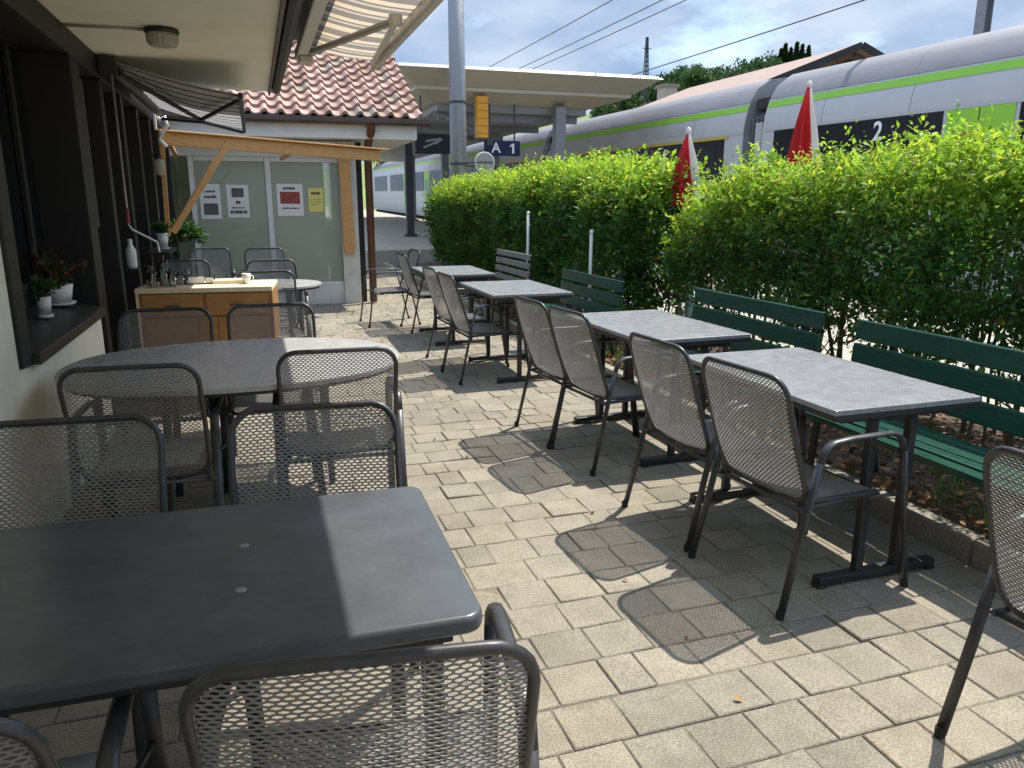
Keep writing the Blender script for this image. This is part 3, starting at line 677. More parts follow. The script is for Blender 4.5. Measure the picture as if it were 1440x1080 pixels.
# window
w = MB(); w.box(-1.34, -1.03, 3.9, 4.06, .86, 2.5); w.box(-1.34, -1.03, 5.80, 5.93, .86, 2.5); w.box(-1.34, -1.025, 3.9, 12.4, 2.50, 2.656); wf = bpart(w, 'window_frame', dtimber_m, bevel=.006)
w = MB(); w.hexa([(-1.36, 4.065, .90), (-1.0, 4.065, .845), (-1.0, 5.795, .845), (-1.36, 5.795, .90), (-1.36, 4.065, .985), (-1.0, 4.065, .90), (-1.0, 5.795, .90), (-1.36, 5.795, .985)]); bpart(w, 'window_sill', dtimber2_m, bevel=.004)
w = MB(); w.box(-1.325, -1.31, 4.063, 5.797, .955, 2.497); bpart(w, 'window_pane', bglass_m)
w = MB(); w.box(-1.305, -1.27, 4.30, 4.335, .955, 2.36); bpart(w, 'window_stile', stile_m)
for ya, yb in ((4.065, 4.12), (5.4, 5.47)):
    w = MB(); w.box(-1.305, -1.28, ya, yb, .98, 2.49); bpart(w, 'sash', dtimber_m)
# dark glazed front beyond the window
w = MB()
for yy in (6.02, 6.9, 7.9, 8.9, 9.9, 10.9, 11.9): w.box(-1.20, -1.035, yy - .07, yy + .07, 0, 2.495)
w.box(-1.19, -1.06, 5.94, 12.4, 0, .22); bpart(w, 'door_frame', dtimber_m, bevel=.005)
w = MB(); w.box(-1.20, -1.17, 5.95, 12.4, .221, 2.495); bpart(w, 'door_pane', bglass_m)
w = MB()
for yy, zl, zt_ in ((6.13, .9, 2.48), (6.78, 1.4, 2.48), (7.05, .25, 2.48), (8.05, .25, 2.48)): w.box(-1.165, -1.14, yy - .012, yy + .012, zl, zt_)
bpart(w, 'door_stile', stile_m)
# wall lantern on the dark front
T = thing('wall_lantern', 'small pale glass lantern on the dark front above the sideboard', 'lamp', (-1.03, 9.2, 1.95))
m = MB(); m.bar((0, 0, .12), (.14, 0, .12), .02, .02); m.tube([(.12, 0, .12), (.12, 0, .08)], .03, 10); m.build('bracket', darkmetal_m, T)
m = MB(); m.lathe([(.02, .08), (.05, .06), (.058, .0), (.045, -.08), (0, -.09)], (.12, 0, 0), 14); m.build('lamp_glass', lglass_m, T, smooth=True)
# soffit lamp with its conduit
T = thing('ceiling_lamp', 'round ribbed glass lamp under the cream soffit', 'lamp', (-.47, 5.7, 2.66))
m = MB(); m.lathe([(0, 0), (.10, 0), (.105, -.02), (.10, -.03), (0, -.03)], n=24); m.build('lamp_base', darkmetal_m, T)
m = MB(); n_ = 40
pr = [(.088, -.03), (.095, -.05), (.092, -.085), (.075, -.105), (0, -.11)]
for k_ in range(n_):
    for i in range(4):
        q = []
        for kk, ii in ((k_, i), (k_ + 1, i), (k_ + 1, i + 1), (k_, i + 1)):
            a = 2 * PI * kk / n_; r = pr[ii][0] * (1 + .025 * (1 if kk % 2 else -1)); q.append((r * math.cos(a), r * math.sin(a), pr[ii][1]))
        m.add(q, [(3, 2, 1, 0)])
m.build('lamp_glass', lglass_m, T)
m = MB(); m.tube([(-.10, 0, -.012), (-.60, 0, -.012)], .009, 8); m.build('conduit', arm_m, T, smooth=True)

# window sill pots
def pot(label, X, Y, z, r, h, plant, cols=None, lsz=.05, spread=.16, ph=.3):
    T = thing('flower_pot', label, 'plant pot', (X, Y, z))
    m = MB(); m.lathe([(0, .004), (r * .72, .004), (r * .74, 0), (r, h), (r * .93, h), (r * .88, h * .9), (0, h * .88)], n=20); m.build('pot', ceram_m, T, smooth=True)
    m = MB(); m.lathe([(0, 0), (r * .98, 0), (r * 1.08, .018), (r * .98, .016), (0, .008)], n=20); m.build('saucer', ceram_m, T, smooth=True, loc=(0, 0, -.004))
    st = MB(); pts = []
    for q in range(plant):
        e = Vector((random.gauss(0, spread), random.gauss(0, spread), h + ph * random.uniform(.3, 1))); e.x = max(min(e.x, .16), -.07)
        st.tube([(random.uniform(-.02, .02), random.uniform(-.02, .02), h * .8), Vector((e.x * .4, e.y * .4, h + ph * .35)), e], [.004, .003, .002], 5)
        for s_ in np.linspace(.35, 1, 9): pts.append(Vector((0, 0, h)).lerp(e, s_) + Vector((random.gauss(0, .02), random.gauss(0, .02), random.gauss(0, .02))))
    st.build('stems', bark_m, T); P = np.array(pts); P = np.repeat(P, 3, 0); Nn = len(P)
    leaves('foliage', P, rng.normal(size=(Nn, 3)) + [0, 0, .3], rng.normal(size=(Nn, 3)) + [0, 0, 1], lsz * (.6 + .7 * rng.random(Nn)), cols[rng.integers(0, len(cols), Nn)] * (.7 + .6 * rng.random((Nn, 1))), leaf_m, T, wid=.6)
redc = np.array([[.05, .08, .025], [.13, .05, .03], [.17, .09, .05], [.06, .09, .03], [.10, .045, .03]])
grc = np.array([[.05, .12, .03], [.08, .17, .04], [.04, .09, .03]])
pot('white pot with a bushy reddish flowering plant on the dark window sill', -1.2, 5.5, .965, .085, .125, 12, redc, .038, .09, .22)
pot('small white pot with a thin green plant at the near end of the sill', -1.17, 4.98, .955, .040, .115, 6, grc, .04, .05, .10)

# ---------------------------------------------------------------- folding awning on the eave (top)
A_ = thing('folding_awning', 'striped beige folding arm awning under the eave at the top', 'awning', (.35, 3, 2.66))
AO = Vector((.35, 3, 2.66))
w = MB(); w.box(.385, .465, -3, 6.45, 2.63, 2.71); bpart(w, 'cassette', awnm_m, A_, .012, AO)
m = MB(); Yn = 220
for j in range(Yn):
    ya, yb = -3 + 9.25 * j / Yn, -3 + 9.25 * (j + 1) / Yn; s_ = (ya * 3.6) % 1; m.cur = (.56, .44, .32) if s_ < .34 else ((.20, .175, .15) if s_ < .5 else ((.46, .39, .30) if s_ < .62 else (.20, .175, .15)))
    for i in range(6):
        xa, xb = .45 + .50 * i / 6, .45 + .50 * (i + 1) / 6; zf = lambda x: 2.70 - .07 * (x - .45) / .5 - .018 * math.sin((x - .45) / .5 * PI)
        m.add([(xa, ya, zf(xa)), (xb, ya, zf(xb)), (xb, yb, zf(xb)), (xa, yb, zf(xa))], [(0, 1, 2, 3)])
bpart(m, 'fabric', awn_m, A_, 0, AO)
w = MB(); w.extr([(.93, 2.64), (.93, 2.58), (.945, 2.565), (.985, 2.575), (.99, 2.62), (.975, 2.645)], -3, 6.3); bpart(w, 'front_bar', awnm_m, A_, .005, AO)
w = MB(); w.bar((.46, 6.25, 2.65), (.845, 4.75, 2.60), .05, .035); bpart(w, 'upper_arm', arm_m, A_, .01, AO)
w = MB(); w.bar((.86, 4.72, 2.605), (.925, 6.05, 2.60), .035, .03); w.tube([(.85, 4.72, 2.63), (.85, 4.72, 2.57)], .04, 12); bpart(w, 'forearm', awnm_m, A_, .006, AO)
w = MB(); w.box(.40, .50, 6.18, 6.34, 2.585, 2.628); bpart(w, 'arm_bracket', awnm_m, A_, .008, AO)
# small roller awning with scissor arms over the dark front
A2 = thing('roller_awning', 'small dark framed awning with crossed black arms on the dark front', 'awning', (-.95, 6.8, 2.6)); AO = Vector((-.95, 6.8, 2.6))
w = MB(); w.tube([(-.95, 6.78, 2.585), (-.95, 10.1, 2.585)], .045, 14); bpart(w, 'roller', darkmetal_m, A2, 0, AO)
w = MB(); w.box(-1.02, -.89, 6.74, 6.77, 2.50, 2.65); bpart(w, 'end_plate', darkmetal_m, A2, .01, AO)
m = MB(); ns = 42
f = lambda t_, y: (-.93 + .90 * t_, y, 2.622 - .205 * t_ - .05 * math.sin(t_ * PI) * (.4 + .6 * math.sin((y - 6.8) / 3.25 * PI)))
for j in range(ns):
    ya, yb = 6.8 + 3.25 * j / ns, 6.8 + 3.25 * (j + 1) / ns; m.cur = (.05, .05, .05) if j % 4 == 1 else (.42, .41, .41)
    for q in range(10): m.add([f(q / 10, ya), f((q + 1) / 10, ya), f((q + 1) / 10, yb), f(q / 10, yb)], [(0, 1, 2, 3)])
bpart(m, 'fabric', mark_m, A2, 0, AO)
w = MB(); w.bar((-.03, 6.78, 2.405), (-.03, 10.08, 2.405), .035, .05); bpart(w, 'front_bar', darkmetal_m, A2, .006, AO)
w = MB(); w.bar((-.90, 6.9, 2.545), (-.42, 8.4, 2.36), .035, .03); w.bar((-.42, 8.4, 2.36), (-.05, 6.86, 2.375), .03, .03); bpart(w, 'folding_arm', darkmetal_m, A2, .005, AO)
w = MB(); w.bar((-.90, 9.95, 2.50), (-.40, 8.5, 2.35), .035, .03); w.bar((-.40, 8.5, 2.35), (-.05, 9.95, 2.375), .03, .03); bpart(w, 'folding_arm', darkmetal_m, A2, .005, AO)
T = thing('awning_crank', 'long grey crank rod hanging from the small awning', 'crank', (-.93, 6.74, 1.3))
m = MB(); m.tube([(0, 0, 1.22), (.0, 0, .12)], .010, 8); m.build('rod', stile_m, T, smooth=True)
m = MB(); m.tube([(0, 0, .12), (.02, .01, .08), (.19, .02, -.02), (.20, .02, -.10)], .008, 8); m.build('handle', ceram_m, T, smooth=True)
m = MB(); m.tube([(0, 0, .24), (0, 0, .13)], .014, 8); m.build('grip', mat('dull_red', (.25, .04, .05), .5), T, smooth=True)
T = thing('white_bracket', 'white hooked metal bracket on the dark front under the small awning', 'bracket', (-1.0, 10.2, 2.35))
m = MB(); m.tube([(0, 0, .22), (.05, 0, .16), (.10, 0, .20), (.12, 0, .10), (.06, 0, .02), (.02, 0, -.06), (.09, 0, -.14)], .022, 8); m.build('hook', white_m, T, smooth=True)
m = MB(); m.box(-.02, .005, -.05, .05, .05, .25); m.build('plate', white_m, T, bevel=.004)

# ---------------------------------------------------------------- annex with glass front and tile roof
N_ = thing('glass_fronted_annex', 'white annex with glass front and clay tiled roof at the terrace end', 'building', (.3, 12.55, 0)); NO = Vector((.3, 12.55, 0))
def np_(mb, name, m, parent=N_, bevel=0): return bpart(mb, name, m, parent, bevel, NO)
w = MB(); w.box(-1.4, 1.30, 12.55, 12.70, 0, .30); np_(w, 'plinth', pier_m)
w = MB(); w.box(1.30, 1.56, 12.50, 12.80, 0, 2.48); np_(w, 'wall', pier_m, bevel=.004)
w = MB(); w.box(1.44, 1.56, 12.801, 16.7, 0, .42); np_(w, 'side_plinth', pier_m)
w = MB(); w.box(1.49, 1.50, 12.801, 16.7, .421, 2.40); np_(w, 'side_pane', jar_m)
w = MB(); w.box(-1.4, 1.30, 12.56, 12.72, 2.24, 2.48); np_(w, 'lintel', white_m)
w = MB(); w.box(-1.4, 2.46, 12.16, 12.19, 2.50, 2.70); w.box(2.43, 2.46, 12.191, 17, 2.50, 2.70); np_(w, 'fascia_board', white_m, bevel=.003)
w = MB(); w.box(-1.4, 2.43, 12.191, 17, 2.50, 2.53); np_(w, 'eave_soffit', white_m)
w = MB(); w.box(-.86, -.79, 12.58, 12.66, .30, 2.239); w.box(.21, .29, 12.58, 12.66, .30, 2.239); w.box(-.785, .205, 12.59, 12.65, 2.17, 2.239); w.box(.295, 1.30, 12.59, 12.65, 2.17, 2.239); w.box(-1.4, 1.299, 12.57, 12.67, .301, .345); np_(w, 'window_mullion', white_m, bevel=.004)
for xa, xb in ((-.785, .205), (.295, 1.295)):
    w = MB(); w.box(xa, xb, 12.61, 12.622, .346, 2.169); np_(w, 'window_pane', pglass_m)
w = MB(); w.box(-1.4, 1.4, 16.5, 16.6, 0, 2.48); w.box(-1.5, -1.4, 12.7, 16.6, 0, 2.48); np_(w, 'back_wall', plaster_m)
w = MB(); w.box(-1.4, 1.41, 12.71, 16.5, -.02, .02); np_(w, 'room_floor', rfloor_m)
for yy in (13.5, 14.5, 15.5): w = MB(); w.box(1.45, 1.54, yy, yy + .09, .421, 2.40); np_(w, 'side_mullion', white_m)
w = MB(); w.box(1.45, 1.54, 12.801, 16.7, 2.401, 2.48); np_(w, 'side_lintel', white_m)
# clay tiles
tl = MB(); ex0, y0, z0 = 2.56, 12.12, 2.80; nr_, ncol = 15, 20; tw = .226; rl = .315; pit = R(27); yd, zd = math.cos(pit), math.sin(pit)
prof = [(0, .000), (.06, -.012), (.12, -.022), (.18, -.032), (.26, -.036), (.38, -.034), (.5, -.026), (.58, -.008), (.66, .016), (.74, .034), (.82, .04), (.9, .034), (.97, .016), (1, .0)]
for r in range(nr_):
    for c in range(ncol):
        xR = ex0 - c * tw
        if xR - tw < -1.75: continue
        k_ = random.uniform(.78, 1.15); base = random.choice([(.28, .225, .18), (.40, .26, .21), (.40, .26, .21), (.36, .225, .18), (.43, .285, .235), (.31, .19, .15)]); tl.cur = tuple(q * k_ for q in base)
        vs = []; jit = random.uniform(-.014, .014)
        for t_ in (0, 1):
            for a, h_ in prof:
                s_ = (r + t_ * 1.08) * rl + jit; lift = .050 * (1 - t_) + .006
                vs.append((xR - tw * (1 - a) * 1.03, y0 + s_ * yd - (h_ + lift) * zd, z0 + s_ * zd + (h_ + lift) * yd))
        n_ = len(prof)
        for a, h_ in prof: s_ = r * rl + jit; vs.append((xR - tw * (1 - a) * 1.03, y0 + s_ * yd - (h_ + .004) * zd, z0 + s_ * zd + (h_ + .004) * yd))
        tl.add(vs, [(i, i + 1, n_ + i + 1, n_ + i) for i in range(n_ - 1)] + [(2 * n_ + i, 2 * n_ + i + 1, i + 1, i) for i in range(n_ - 1)])
np_(tl, 'roof', tile_m)
w = MB(); s_ = nr_ * rl; w.add([(-1.6, 12.2, 2.74), (2.53, 12.2, 2.74), (2.53, 12.2 + s_ * yd, 2.74 + s_ * zd), (-1.6, 12.2 + s_ * yd, 2.74 + s_ * zd), (-1.6, 12.2, 2.70), (2.53, 12.2, 2.70), (2.53, 12.2 + s_ * yd, 2.70 + s_ * zd), (-1.6, 12.2 + s_ * yd, 2.70 + s_ * zd)], [(0, 1, 2, 3), (7, 6, 5, 4), (0, 4, 5, 1), (1, 5, 6, 2), (2, 6, 7, 3), (3, 7, 4, 0)]); np_(w, 'roof_deck', dtimber_m)
w = MB(); w.extr([(0, 0)] * 0 or [(.0, .0), (.0, .0)], 0, 0) if False else None
w = MB(); gq = [(12.02, 2.79), (12.02, 2.73), (12.05, 2.69), (12.09, 2.69), (12.12, 2.73), (12.12, 2.79), (12.113, 2.79), (12.113, 2.735), (12.087, 2.70), (12.053, 2.70), (12.027, 2.735), (12.027, 2.79)]
nq = len(gq); w.add([(x, a, b_) for x in (-1.4, 2.66) for a, b_ in gq], [tuple(range(nq)), tuple(reversed(range(nq, 2 * nq)))] + [(i, (i + 1) % nq, nq + (i + 1) % nq, nq + i) for i in range(nq)]); np_(w, 'gutter', gutter_m)
w = MB(); w.tube([(1.76, 12.07, 2.70), (1.76, 12.09, 2.62), (1.74, 12.36, 2.44), (1.735, 12.40, 2.36), (1.735, 12.40, .02)], .06, 14); o = np_(w, 'downpipe', copper_m); smooth_by_angle(o, 50)
w = MB(); w.box(1.562, 1.66, 12.60, 12.72, 0, 2.48); np_(w, 'corner_post', dtimber_m, bevel=.004)
# posters on the glass
def poster(label, xa, xb, za, zb, base, ims, bars):
    T = thing('poster', label, 'poster', ((xa + xb) / 2, 12.604, za)); X = (xa + xb) / 2
    m = MB(); m.box(xa - X, xb - X, -.001, .001, 0, zb - za); m.build('sheet', base, T)
    w_ = xb - xa; h_ = zb - za
    for (u0, u1, v0, v1, mm) in ims:
        m = MB(); m.box(xa - X + u0 * w_, xa - X + u1 * w_, -.0022, -.0012, v0 * h_, v1 * h_); m.build('picture', mm, T)
    m = MB()
    for (u0, u1, v0, v1) in bars:
        u = u0
        while u < u1 - .02:
            du = random.uniform(.05, .12); m.box(xa - X + u * w_, xa - X + min(u + du, u1) * w_, -.0022, -.0012, v0 * h_, v1 * h_ - random.uniform(0, .02) * h_); u += du + .02
    m.build('print', ink_m, T)
poster('white poster with a red food picture on the right glass pane', .36, .745, 1.37, 1.85, paper_m, [(.12, .88, .38, .75, redink_m)], [(.25, .72, .82, .90), (.18, .85, .22, .27)])
poster('yellow notice with dark heading beside the red food poster', .825, 1.05, 1.43, 1.79, ypaper_m, [], [(.2, .8, .72, .84), (.15, .85, .5, .53), (.15, .8, .40, .43), (.15, .7, .30, .33)])
poster('white poster with a dark picture at its foot, leftmost on the glass', -.74, -.45, 1.33, 1.84, paper_m, [(.15, .85, .12, .45, greyink_m)], [(.2, .8, .60, .68), (.25, .75, .76, .82)])
poster('white poster with a picture at its head, second from the left on the glass', -.36, -.05, 1.35, 1.83, paper_m, [(.22, .78, .62, .9, greyink_m)], [(.4, .62, .42, .52), (.2, .8, .28, .33), (.12, .88, .12, .23)])
# inside the annex
T = thing('plastic_sheet', 'white translucent sheet hanging inside the right end of the glass', 'sheet', (1.12, 12.95, .55))
m = MB(); nu, nv = 30, 12
for j in range(nv + 1):
    for i in range(nu + 1):
        u = i / nu; v = j / nv; m.v.append((-.17 + .34 * u, .03 * math.sin(u * 21) * (1.1 - .5 * v) + .02 * math.sin(u * 9 + v * 3), .72 * v + (.10 * (1 - u)) * (1 - v)))
for j in range(nv):
    for i in range(nu): q = j * (nu + 1) + i; m.f.append((q, q + 1, q + nu + 2, q + nu + 1)); m.c.append(None)
m.build('drape', towel_m, T, smooth=True)
m = MB(); m.tube([(-.2, 0, .735), (.2, 0, .735)], .010, 8); m.tube([(-.05, 0, .735), (-.05, 0, 1.68)], .006, 6); m.tube([(.1, 0, .735), (.1, 0, 1.68)], .02, 6); m.build('rail', stile_m, T)
for X, Y, s_, lb in ((.60, 13.1, 1.0, 'taller brown sack standing behind the right glass pane'), (.86, 13.2, .88, 'smaller brown sack behind the right glass pane')):
    T = thing('brown_sack', lb, 'sack', (X, Y, .02), 20, 'brown sacks behind the glass')
    m = MB()
    for k_ in range(22):
        for i in range(9):
            q = []
            for kk, ii in ((k_, i), (k_ + 1, i), (k_ + 1, i + 1), (k_, i + 1)):
                a = 2 * PI * kk / 22; t_ = ii / 9; r = (.15 + .02 * math.sin(t_ * 7 + X * 9)) * (1 - .45 * max(0, t_ - .72) / .28) * (1 + .10 * math.sin(a * 5 + ii) * t_); q.append((r * math.cos(a), r * .8 * math.sin(a), t_ * .95 * s_))
            m.add(q, [(0, 1, 2, 3)])
    m.build('bag', burlap_m, T, smooth=True)
    m = MB(); m.tube([(.12 * math.cos(a), .10 * math.sin(a), .74 * s_) for a in np.linspace(0, 6, 14)], .012, 6); m.build('tie', bark_m, T)

# pine pergola before the annex
T = thing('pine_canopy', 'honey coloured pine canopy frame with diagonal brace before the glass front', 'canopy', (0, 10.5, 0))
def pp(a, b_, w_, h_, name, m=pine_m, up=(0, 0, 1)):
    q = MB(); o_ = Vector((0, 10.5, 0)); q.bar(Vector(a) - o_, Vector(b_) - o_, w_, h_, up); return q.build(name, m, T, bevel=.006)
pp((-1.0, 10.3, 2.315), (1.78, 11.55, 2.225), .06, .15, 'beam')
pp((-1.0, 10.3, 2.402), (1.90, 11.6, 2.312), .14, .022, 'top_board')
pp((-.97, 10.32, 2.25), (-1.0, 10.32, 1.18), .055, .055, 'post')
pp((-.95, 10.36, 1.22), (-.26, 10.60, 2.26), .055, .075, 'brace')
pp((1.375, 12.44, 2.30), (1.40, 12.44, .80), .05, .17, 'post')
pp((.62, 11.06, 2.28), (.45, 12.3, 2.20), .05, .05, 'rafter'); pp((-.9, 10.4, 2.29), (-.98, 12.3, 2.22), .05, .05, 'rafter'); pp((1.55, 11.5, 2.31), (1.42, 12.36, 2.28), .05, .05, 'rafter')

# ---------------------------------------------------------------- sideboard and the things on it
T = thing('sideboard', 'oak sideboard with two drawers and two doors under a cream top', 'sideboard', (-.413, 6.60, 0), -6); T.scale = (.9, .9, 1.09)
m = MB(); m.box(-.575, .575, -.02, .60, .815, .85); m.build('top', cream_m, T, bevel=.006)
m = MB(); m.box(-.555, .555, .02, .58, .03, .8145); m.build('carcass', oakv_m, T)
m = MB(); m.box(-.575, -.5555, -.005, .59, 0, .8145); m.build('side_panel', cream_m, T, bevel=.003)
m = MB(); m.box(.5555, .573, 0, .59, 0, .8145); m.build('side_panel', oakv_m, T, bevel=.003)
for xa, xb in ((-.53, -.03), (.0, .53)):
    m = MB(); m.box(xa, xb, -.001, .019, .645, .805); d = m.build('drawer_front', oak_m, T, bevel=.006)
    c = (xa + xb) / 2; m = MB(); m.tube([(c - .06, -.005, .72), (c - .05, -.025, .72), (c + .05, -.025, .72), (c + .06, -.005, .72)], .006, 8); m.build('handle', bark_m, d)
for xa, xb in ((-.53, -.08), (.09, .53)):
    m = MB(); m.box(xa, xb, .001, .019, .06, .09); m.box(xa, xb, .001, .019, .58, .63); m.box(xa, xa + .055, .001, .019, .0905, .5795); m.box(xb - .055, xb, .001, .019, .0905, .5795); d = m.build('door', oakv_m, T, bevel=.003)
    m = MB(); m.box(xa + .0555, xb - .0555, .011, .0195, .0905, .5795); m.build('door_panel', oak_m, d)
m = MB(); m.box(-.077, .087, .006, .019, .06, .63); m.build('centre_panel', oak_m, T, bevel=.003)
def onboard(x, y): 
    a = R(-6); x *= .9; y *= .9; return (-.413 + x * math.cos(a) - y * math.sin(a), 6.60 + x * math.sin(a) + y * math.cos(a), .9265)
JL = ['tall clear glass at the left end of the sideboard', 'clear glass tumbler at the front left of the sideboard', 'clear glass carafe between the tumblers on the sideboard', 'clear glass behind the carafe on the sideboard', 'clear glass tumbler right of the carafe on the sideboard', 'short clear glass at the right of the glass cluster']
for (x, y, r, h), lb in zip([(-.50, .25, .035, .16), (-.44, .10, .036, .12), (-.36, .18, .05, .21), (-.40, .34, .036, .15), (-.28, .12, .036, .12), (-.24, .26, .04, .10)], JL):
    m = MB(); m.lathe([(0, .003), (r * .8, .003), (r * .82, 0), (r, h * .6), (r * (.6 if h > .2 else 1), h), (r * (.55 if h > .2 else .94), h), (r * .92, h * .6), (r * .75, .012), (0, .012)], n=18)
    o = m.build('drinking_glass', jar_m, smooth=True); o.location = onboard(x, y); tag(o, lb, 'glass', 'glasses on the sideboard')
m = MB(); m.lathe([(0, 0), (.028, 0), (.034, .05), (.038, .085), (.034, .085), (.03, .03), (0, .02)], n=18); m.tube([(.034, 0, .07), (.055, 0, .06), (.052, 0, .03), (.032, 0, .025)], .005, 6); o = m.build('cup', ceram_m, smooth=True); o.location = onboard(.33, .25); tag(o, 'small white cup standing on the middle of the cream top', 'cup')
T = thing('menu_rack', 'small black wire rack with paper slips on the sideboard', 'rack', onboard(-.08, .3))
m = MB(); m.tube([(-.11, 0, .05), (.11, 0, .05)], .005, 6); m.tube([(-.11, 0, 0), (-.11, 0, .13)], .005, 6); m.tube([(.11, 0, 0), (.11, 0, .08)], .005, 6); m.tube([(-.02, 0, 0), (-.02, 0, .16)], .006, 6); m.box(-.12, .12, -.03, .03, 0, .008); m.build('frame', darkmetal_m, T)
m = MB(); m.box(-.09, .03, -.02, -.005, .009, .06); m.box(.04, .10, -.02, .015, .009, .05); m.build('slips', paper_m, T)
m = MB(); m.box(-.13, .13, -.09, .09, 0, .03); o = m.build('napkin_box', cream_m, bevel=.006); o.location = onboard(.16, .38); tag(o, 'flat cream napkin box at the back of the sideboard', 'box')
# small hanging and potted plants by the dark front
pot('white pot with a small green succulent on the ledge behind the sideboard', -.90, 8.7, 1.12, .06, .16, 7, grc, .05, .03, .09)
m = MB(); m.box(-1.0, -.80, 8.2, 9.0, 1.09, 1.116); tag(m.build('wall_shelf', dtimber_m), 'dark narrow ledge on the front carrying the succulent pot', 'shelf')
T = thing('hanging_fern', 'bushy green fern hanging under the pine brace', 'plant', (-.86, 10.75, 1.2))
m = MB(); m.lathe([(0, -.12), (.07, -.11), (.10, 0), (.09, 0), (0, -.02)], n=16); m.build('pot', darkmetal_m, T); m = MB()
for a in (0, 2.1, 4.2): m.tube([(.095 * math.cos(a), .095 * math.sin(a), 0), (0, 0, .5)], .003, 5)
m.tube([(0, 0, .5), (0, -.3, .93)], .003, 5); m.build('cord', bark_m, T)
Nn = 900; d = rng.normal(size=(Nn, 3)); d /= np.linalg.norm(d, axis=1)[:, None]; d[:, 2] = np.abs(d[:, 2]) - .45
leaves('foliage', d * (.05 + .2 * rng.random((Nn, 1))), d + rng.normal(size=(Nn, 3)) * .3, rng.normal(size=(Nn, 3)), .05 + .07 * rng.random(Nn), grc[rng.integers(0, 3, Nn)] * (.6 + .6 * rng.random((Nn, 1))), leaf_m, T, wid=.3)
T = thing('spray_bottle', 'white bottle hanging beside the crank rod at the sideboard end', 'bottle', (-.985, 7.1, 1.05))
m = MB(); m.lathe([(0, 0), (.035, .004), (.04, .03), (.042, .15), (.02, .19), (.016, .21)], n=16); m.build('body', ceram_m, T, smooth=True); m = MB(); m.lathe([(.02, .21), (.02, .24), (0, .245)], n=12); m.build('cap', ceram_m, T); m = MB(); m.box(-.05, .05, -.04, .06, -.02, -.001); m.build('holder', darkmetal_m, T)

# ---------------------------------------------------------------- station: pole, signs, canopy
T = thing('lamp_pole', 'tall grey steel pole rising behind the end of the hedge', 'pole', (4.50, 17.6, .08))
m = MB(); m.tube([(0, 0, 0), (0, 0, 3.2), (0, 0, 8.2)], [.19, .185, .165], 20); m.build('shaft', alu_m, T, smooth=True)
m = MB(); m.lathe([(.185, 0), (.195, .0), (.195, .05), (.185, .05)], (0, 0, 3.62), 20); m.lathe([(.186, 0), (.197, .0), (.197, .05), (.186, .05)], (0, 0, 2.30), 20); m.build('clamp', cpost_m, T)
m = MB(); m.tube([(.15, -.1, 2.36), (.42, -.15, 2.36)], .025, 8); m.tube([(.15, -.1, 2.28), (.42, -.15, 2.28)], .02, 8); m.build('arm', cpost_m, T)
T = thing('round_loudspeaker', 'round pale grille disc clamped to the right of the grey pole', 'loudspeaker', (5.07, 17.45, 2.44)) 
m = MB(); m.tube([(0, -.03, 0), (0, .05, 0)], .235, 28); m.build('rim', white_m, T, bevel=.01)
m = MB(); m.tube([(0, -.045, 0), (0, -.031, 0)], .205, 28); m.build('grille', mat('grille_grey', (.33, .33, .31), .6, .2, .5, 40), T)
m = MB(); m.box(-.2, .2, -.055, -.046, -.012, .012); m.box(-.05, .05, .05, .12, -.05, .05); m.build('bracket', cpost_m, T)
T = thing('amber_light', 'upright amber yellow box light hanging under the canopy beside the pole', 'light', (5.34, 18.6, 3.0))
m = MB(); m.box(-.14, .14, -.12, .12, .05, 1.0); m.build('housing', yellow_m, T, bevel=.02)
m = MB(); m.box(-.15, .15, -.13, .13, .0, .0495); m.box(.16, .26, -.06, .06, -.1, .25); m.build('base', cpost_m, T)
m = MB()
for q in range(5): m.box(-.141, .141, -.125, -.1205, .15 + q * .17, .17 + q * .17)
m.build('rib', mat('amber_dark', (.50, .20, .02), .5), T)
def sign(label, xc, zc, w_, h_, Y, base, cat):
    T = thing('platform_sign', label, cat, (xc, Y, zc)); m = MB(); m.box(-w_ / 2, w_ / 2, 0, .09, -h_ / 2, h_ / 2); m.build('panel', base, T, bevel=.008)
    m = MB(); zc_ = 4.05 - zc
    for q in (-.35, .35): m.box(q * w_ - .015, q * w_ + .015, .03, .06, h_ / 2, zc_)
    m.build('hanger', cpost_m, T); return T
FX = Matrix.Rotation(R(90), 4, 'X')
T = sign('navy blue platform sign with white A and 1 hanging under the canopy', 5.99, 2.86, .92, .36, 19.0, navy_m, 'sign')
for ch, x in (('A', -.17), ('1', .27)): text_mesh(ch, .34, 'letter', lamp_m, T, Matrix.Translation((x, -.006, 0)) @ FX)
T = sign('black departure display with a pale slanting mark left of the grey pole', 4.32, 2.93, 1.02, .46, 19.02, blacks_m, 'sign')
m = MB(); m.bar((-.32, -.004, -.09), (.12, -.004, .09), .008, .045, (0, 0, 1)); m.bar((-.26, -.004, .06), (.10, -.004, .12), .008, .05, (0, 0, 1)); m.bar((-.02, -.0045, .0), (.14, -.0045, .12), .008, .04, (0, 0, 1)); m.build('mark', alu_m, T)
C_ = thing('platform_canopy', 'long beige flat roofed platform canopy on steel columns', 'canopy', (6.5, 18, 0)); CO = Vector((6.5, 18, 0))
def taper(x0, x1, y0, y1, z0, X0, X1, Y0, Y1, z1): return MB().hexa([(x0, y0, z0), (x1, y0, z0), (x1, y1, z0), (x0, y1, z0), (X0, Y0, z1), (X1, Y0, z1), (X1, Y1, z1), (X0, Y1, z1)])
bpart(taper(3.2, 9.85, 18.0, 46, 4.50, 3.3, 9.7, 18.1, 46, 4.58), 'roof_edge', cgrey_m, C_, 0, CO)
bpart(taper(3.75, 9.25, 18.5, 45.5, 4.17, 3.22, 9.8, 18.02, 46, 4.499), 'upper_fascia', beige_m, C_, 0, CO)
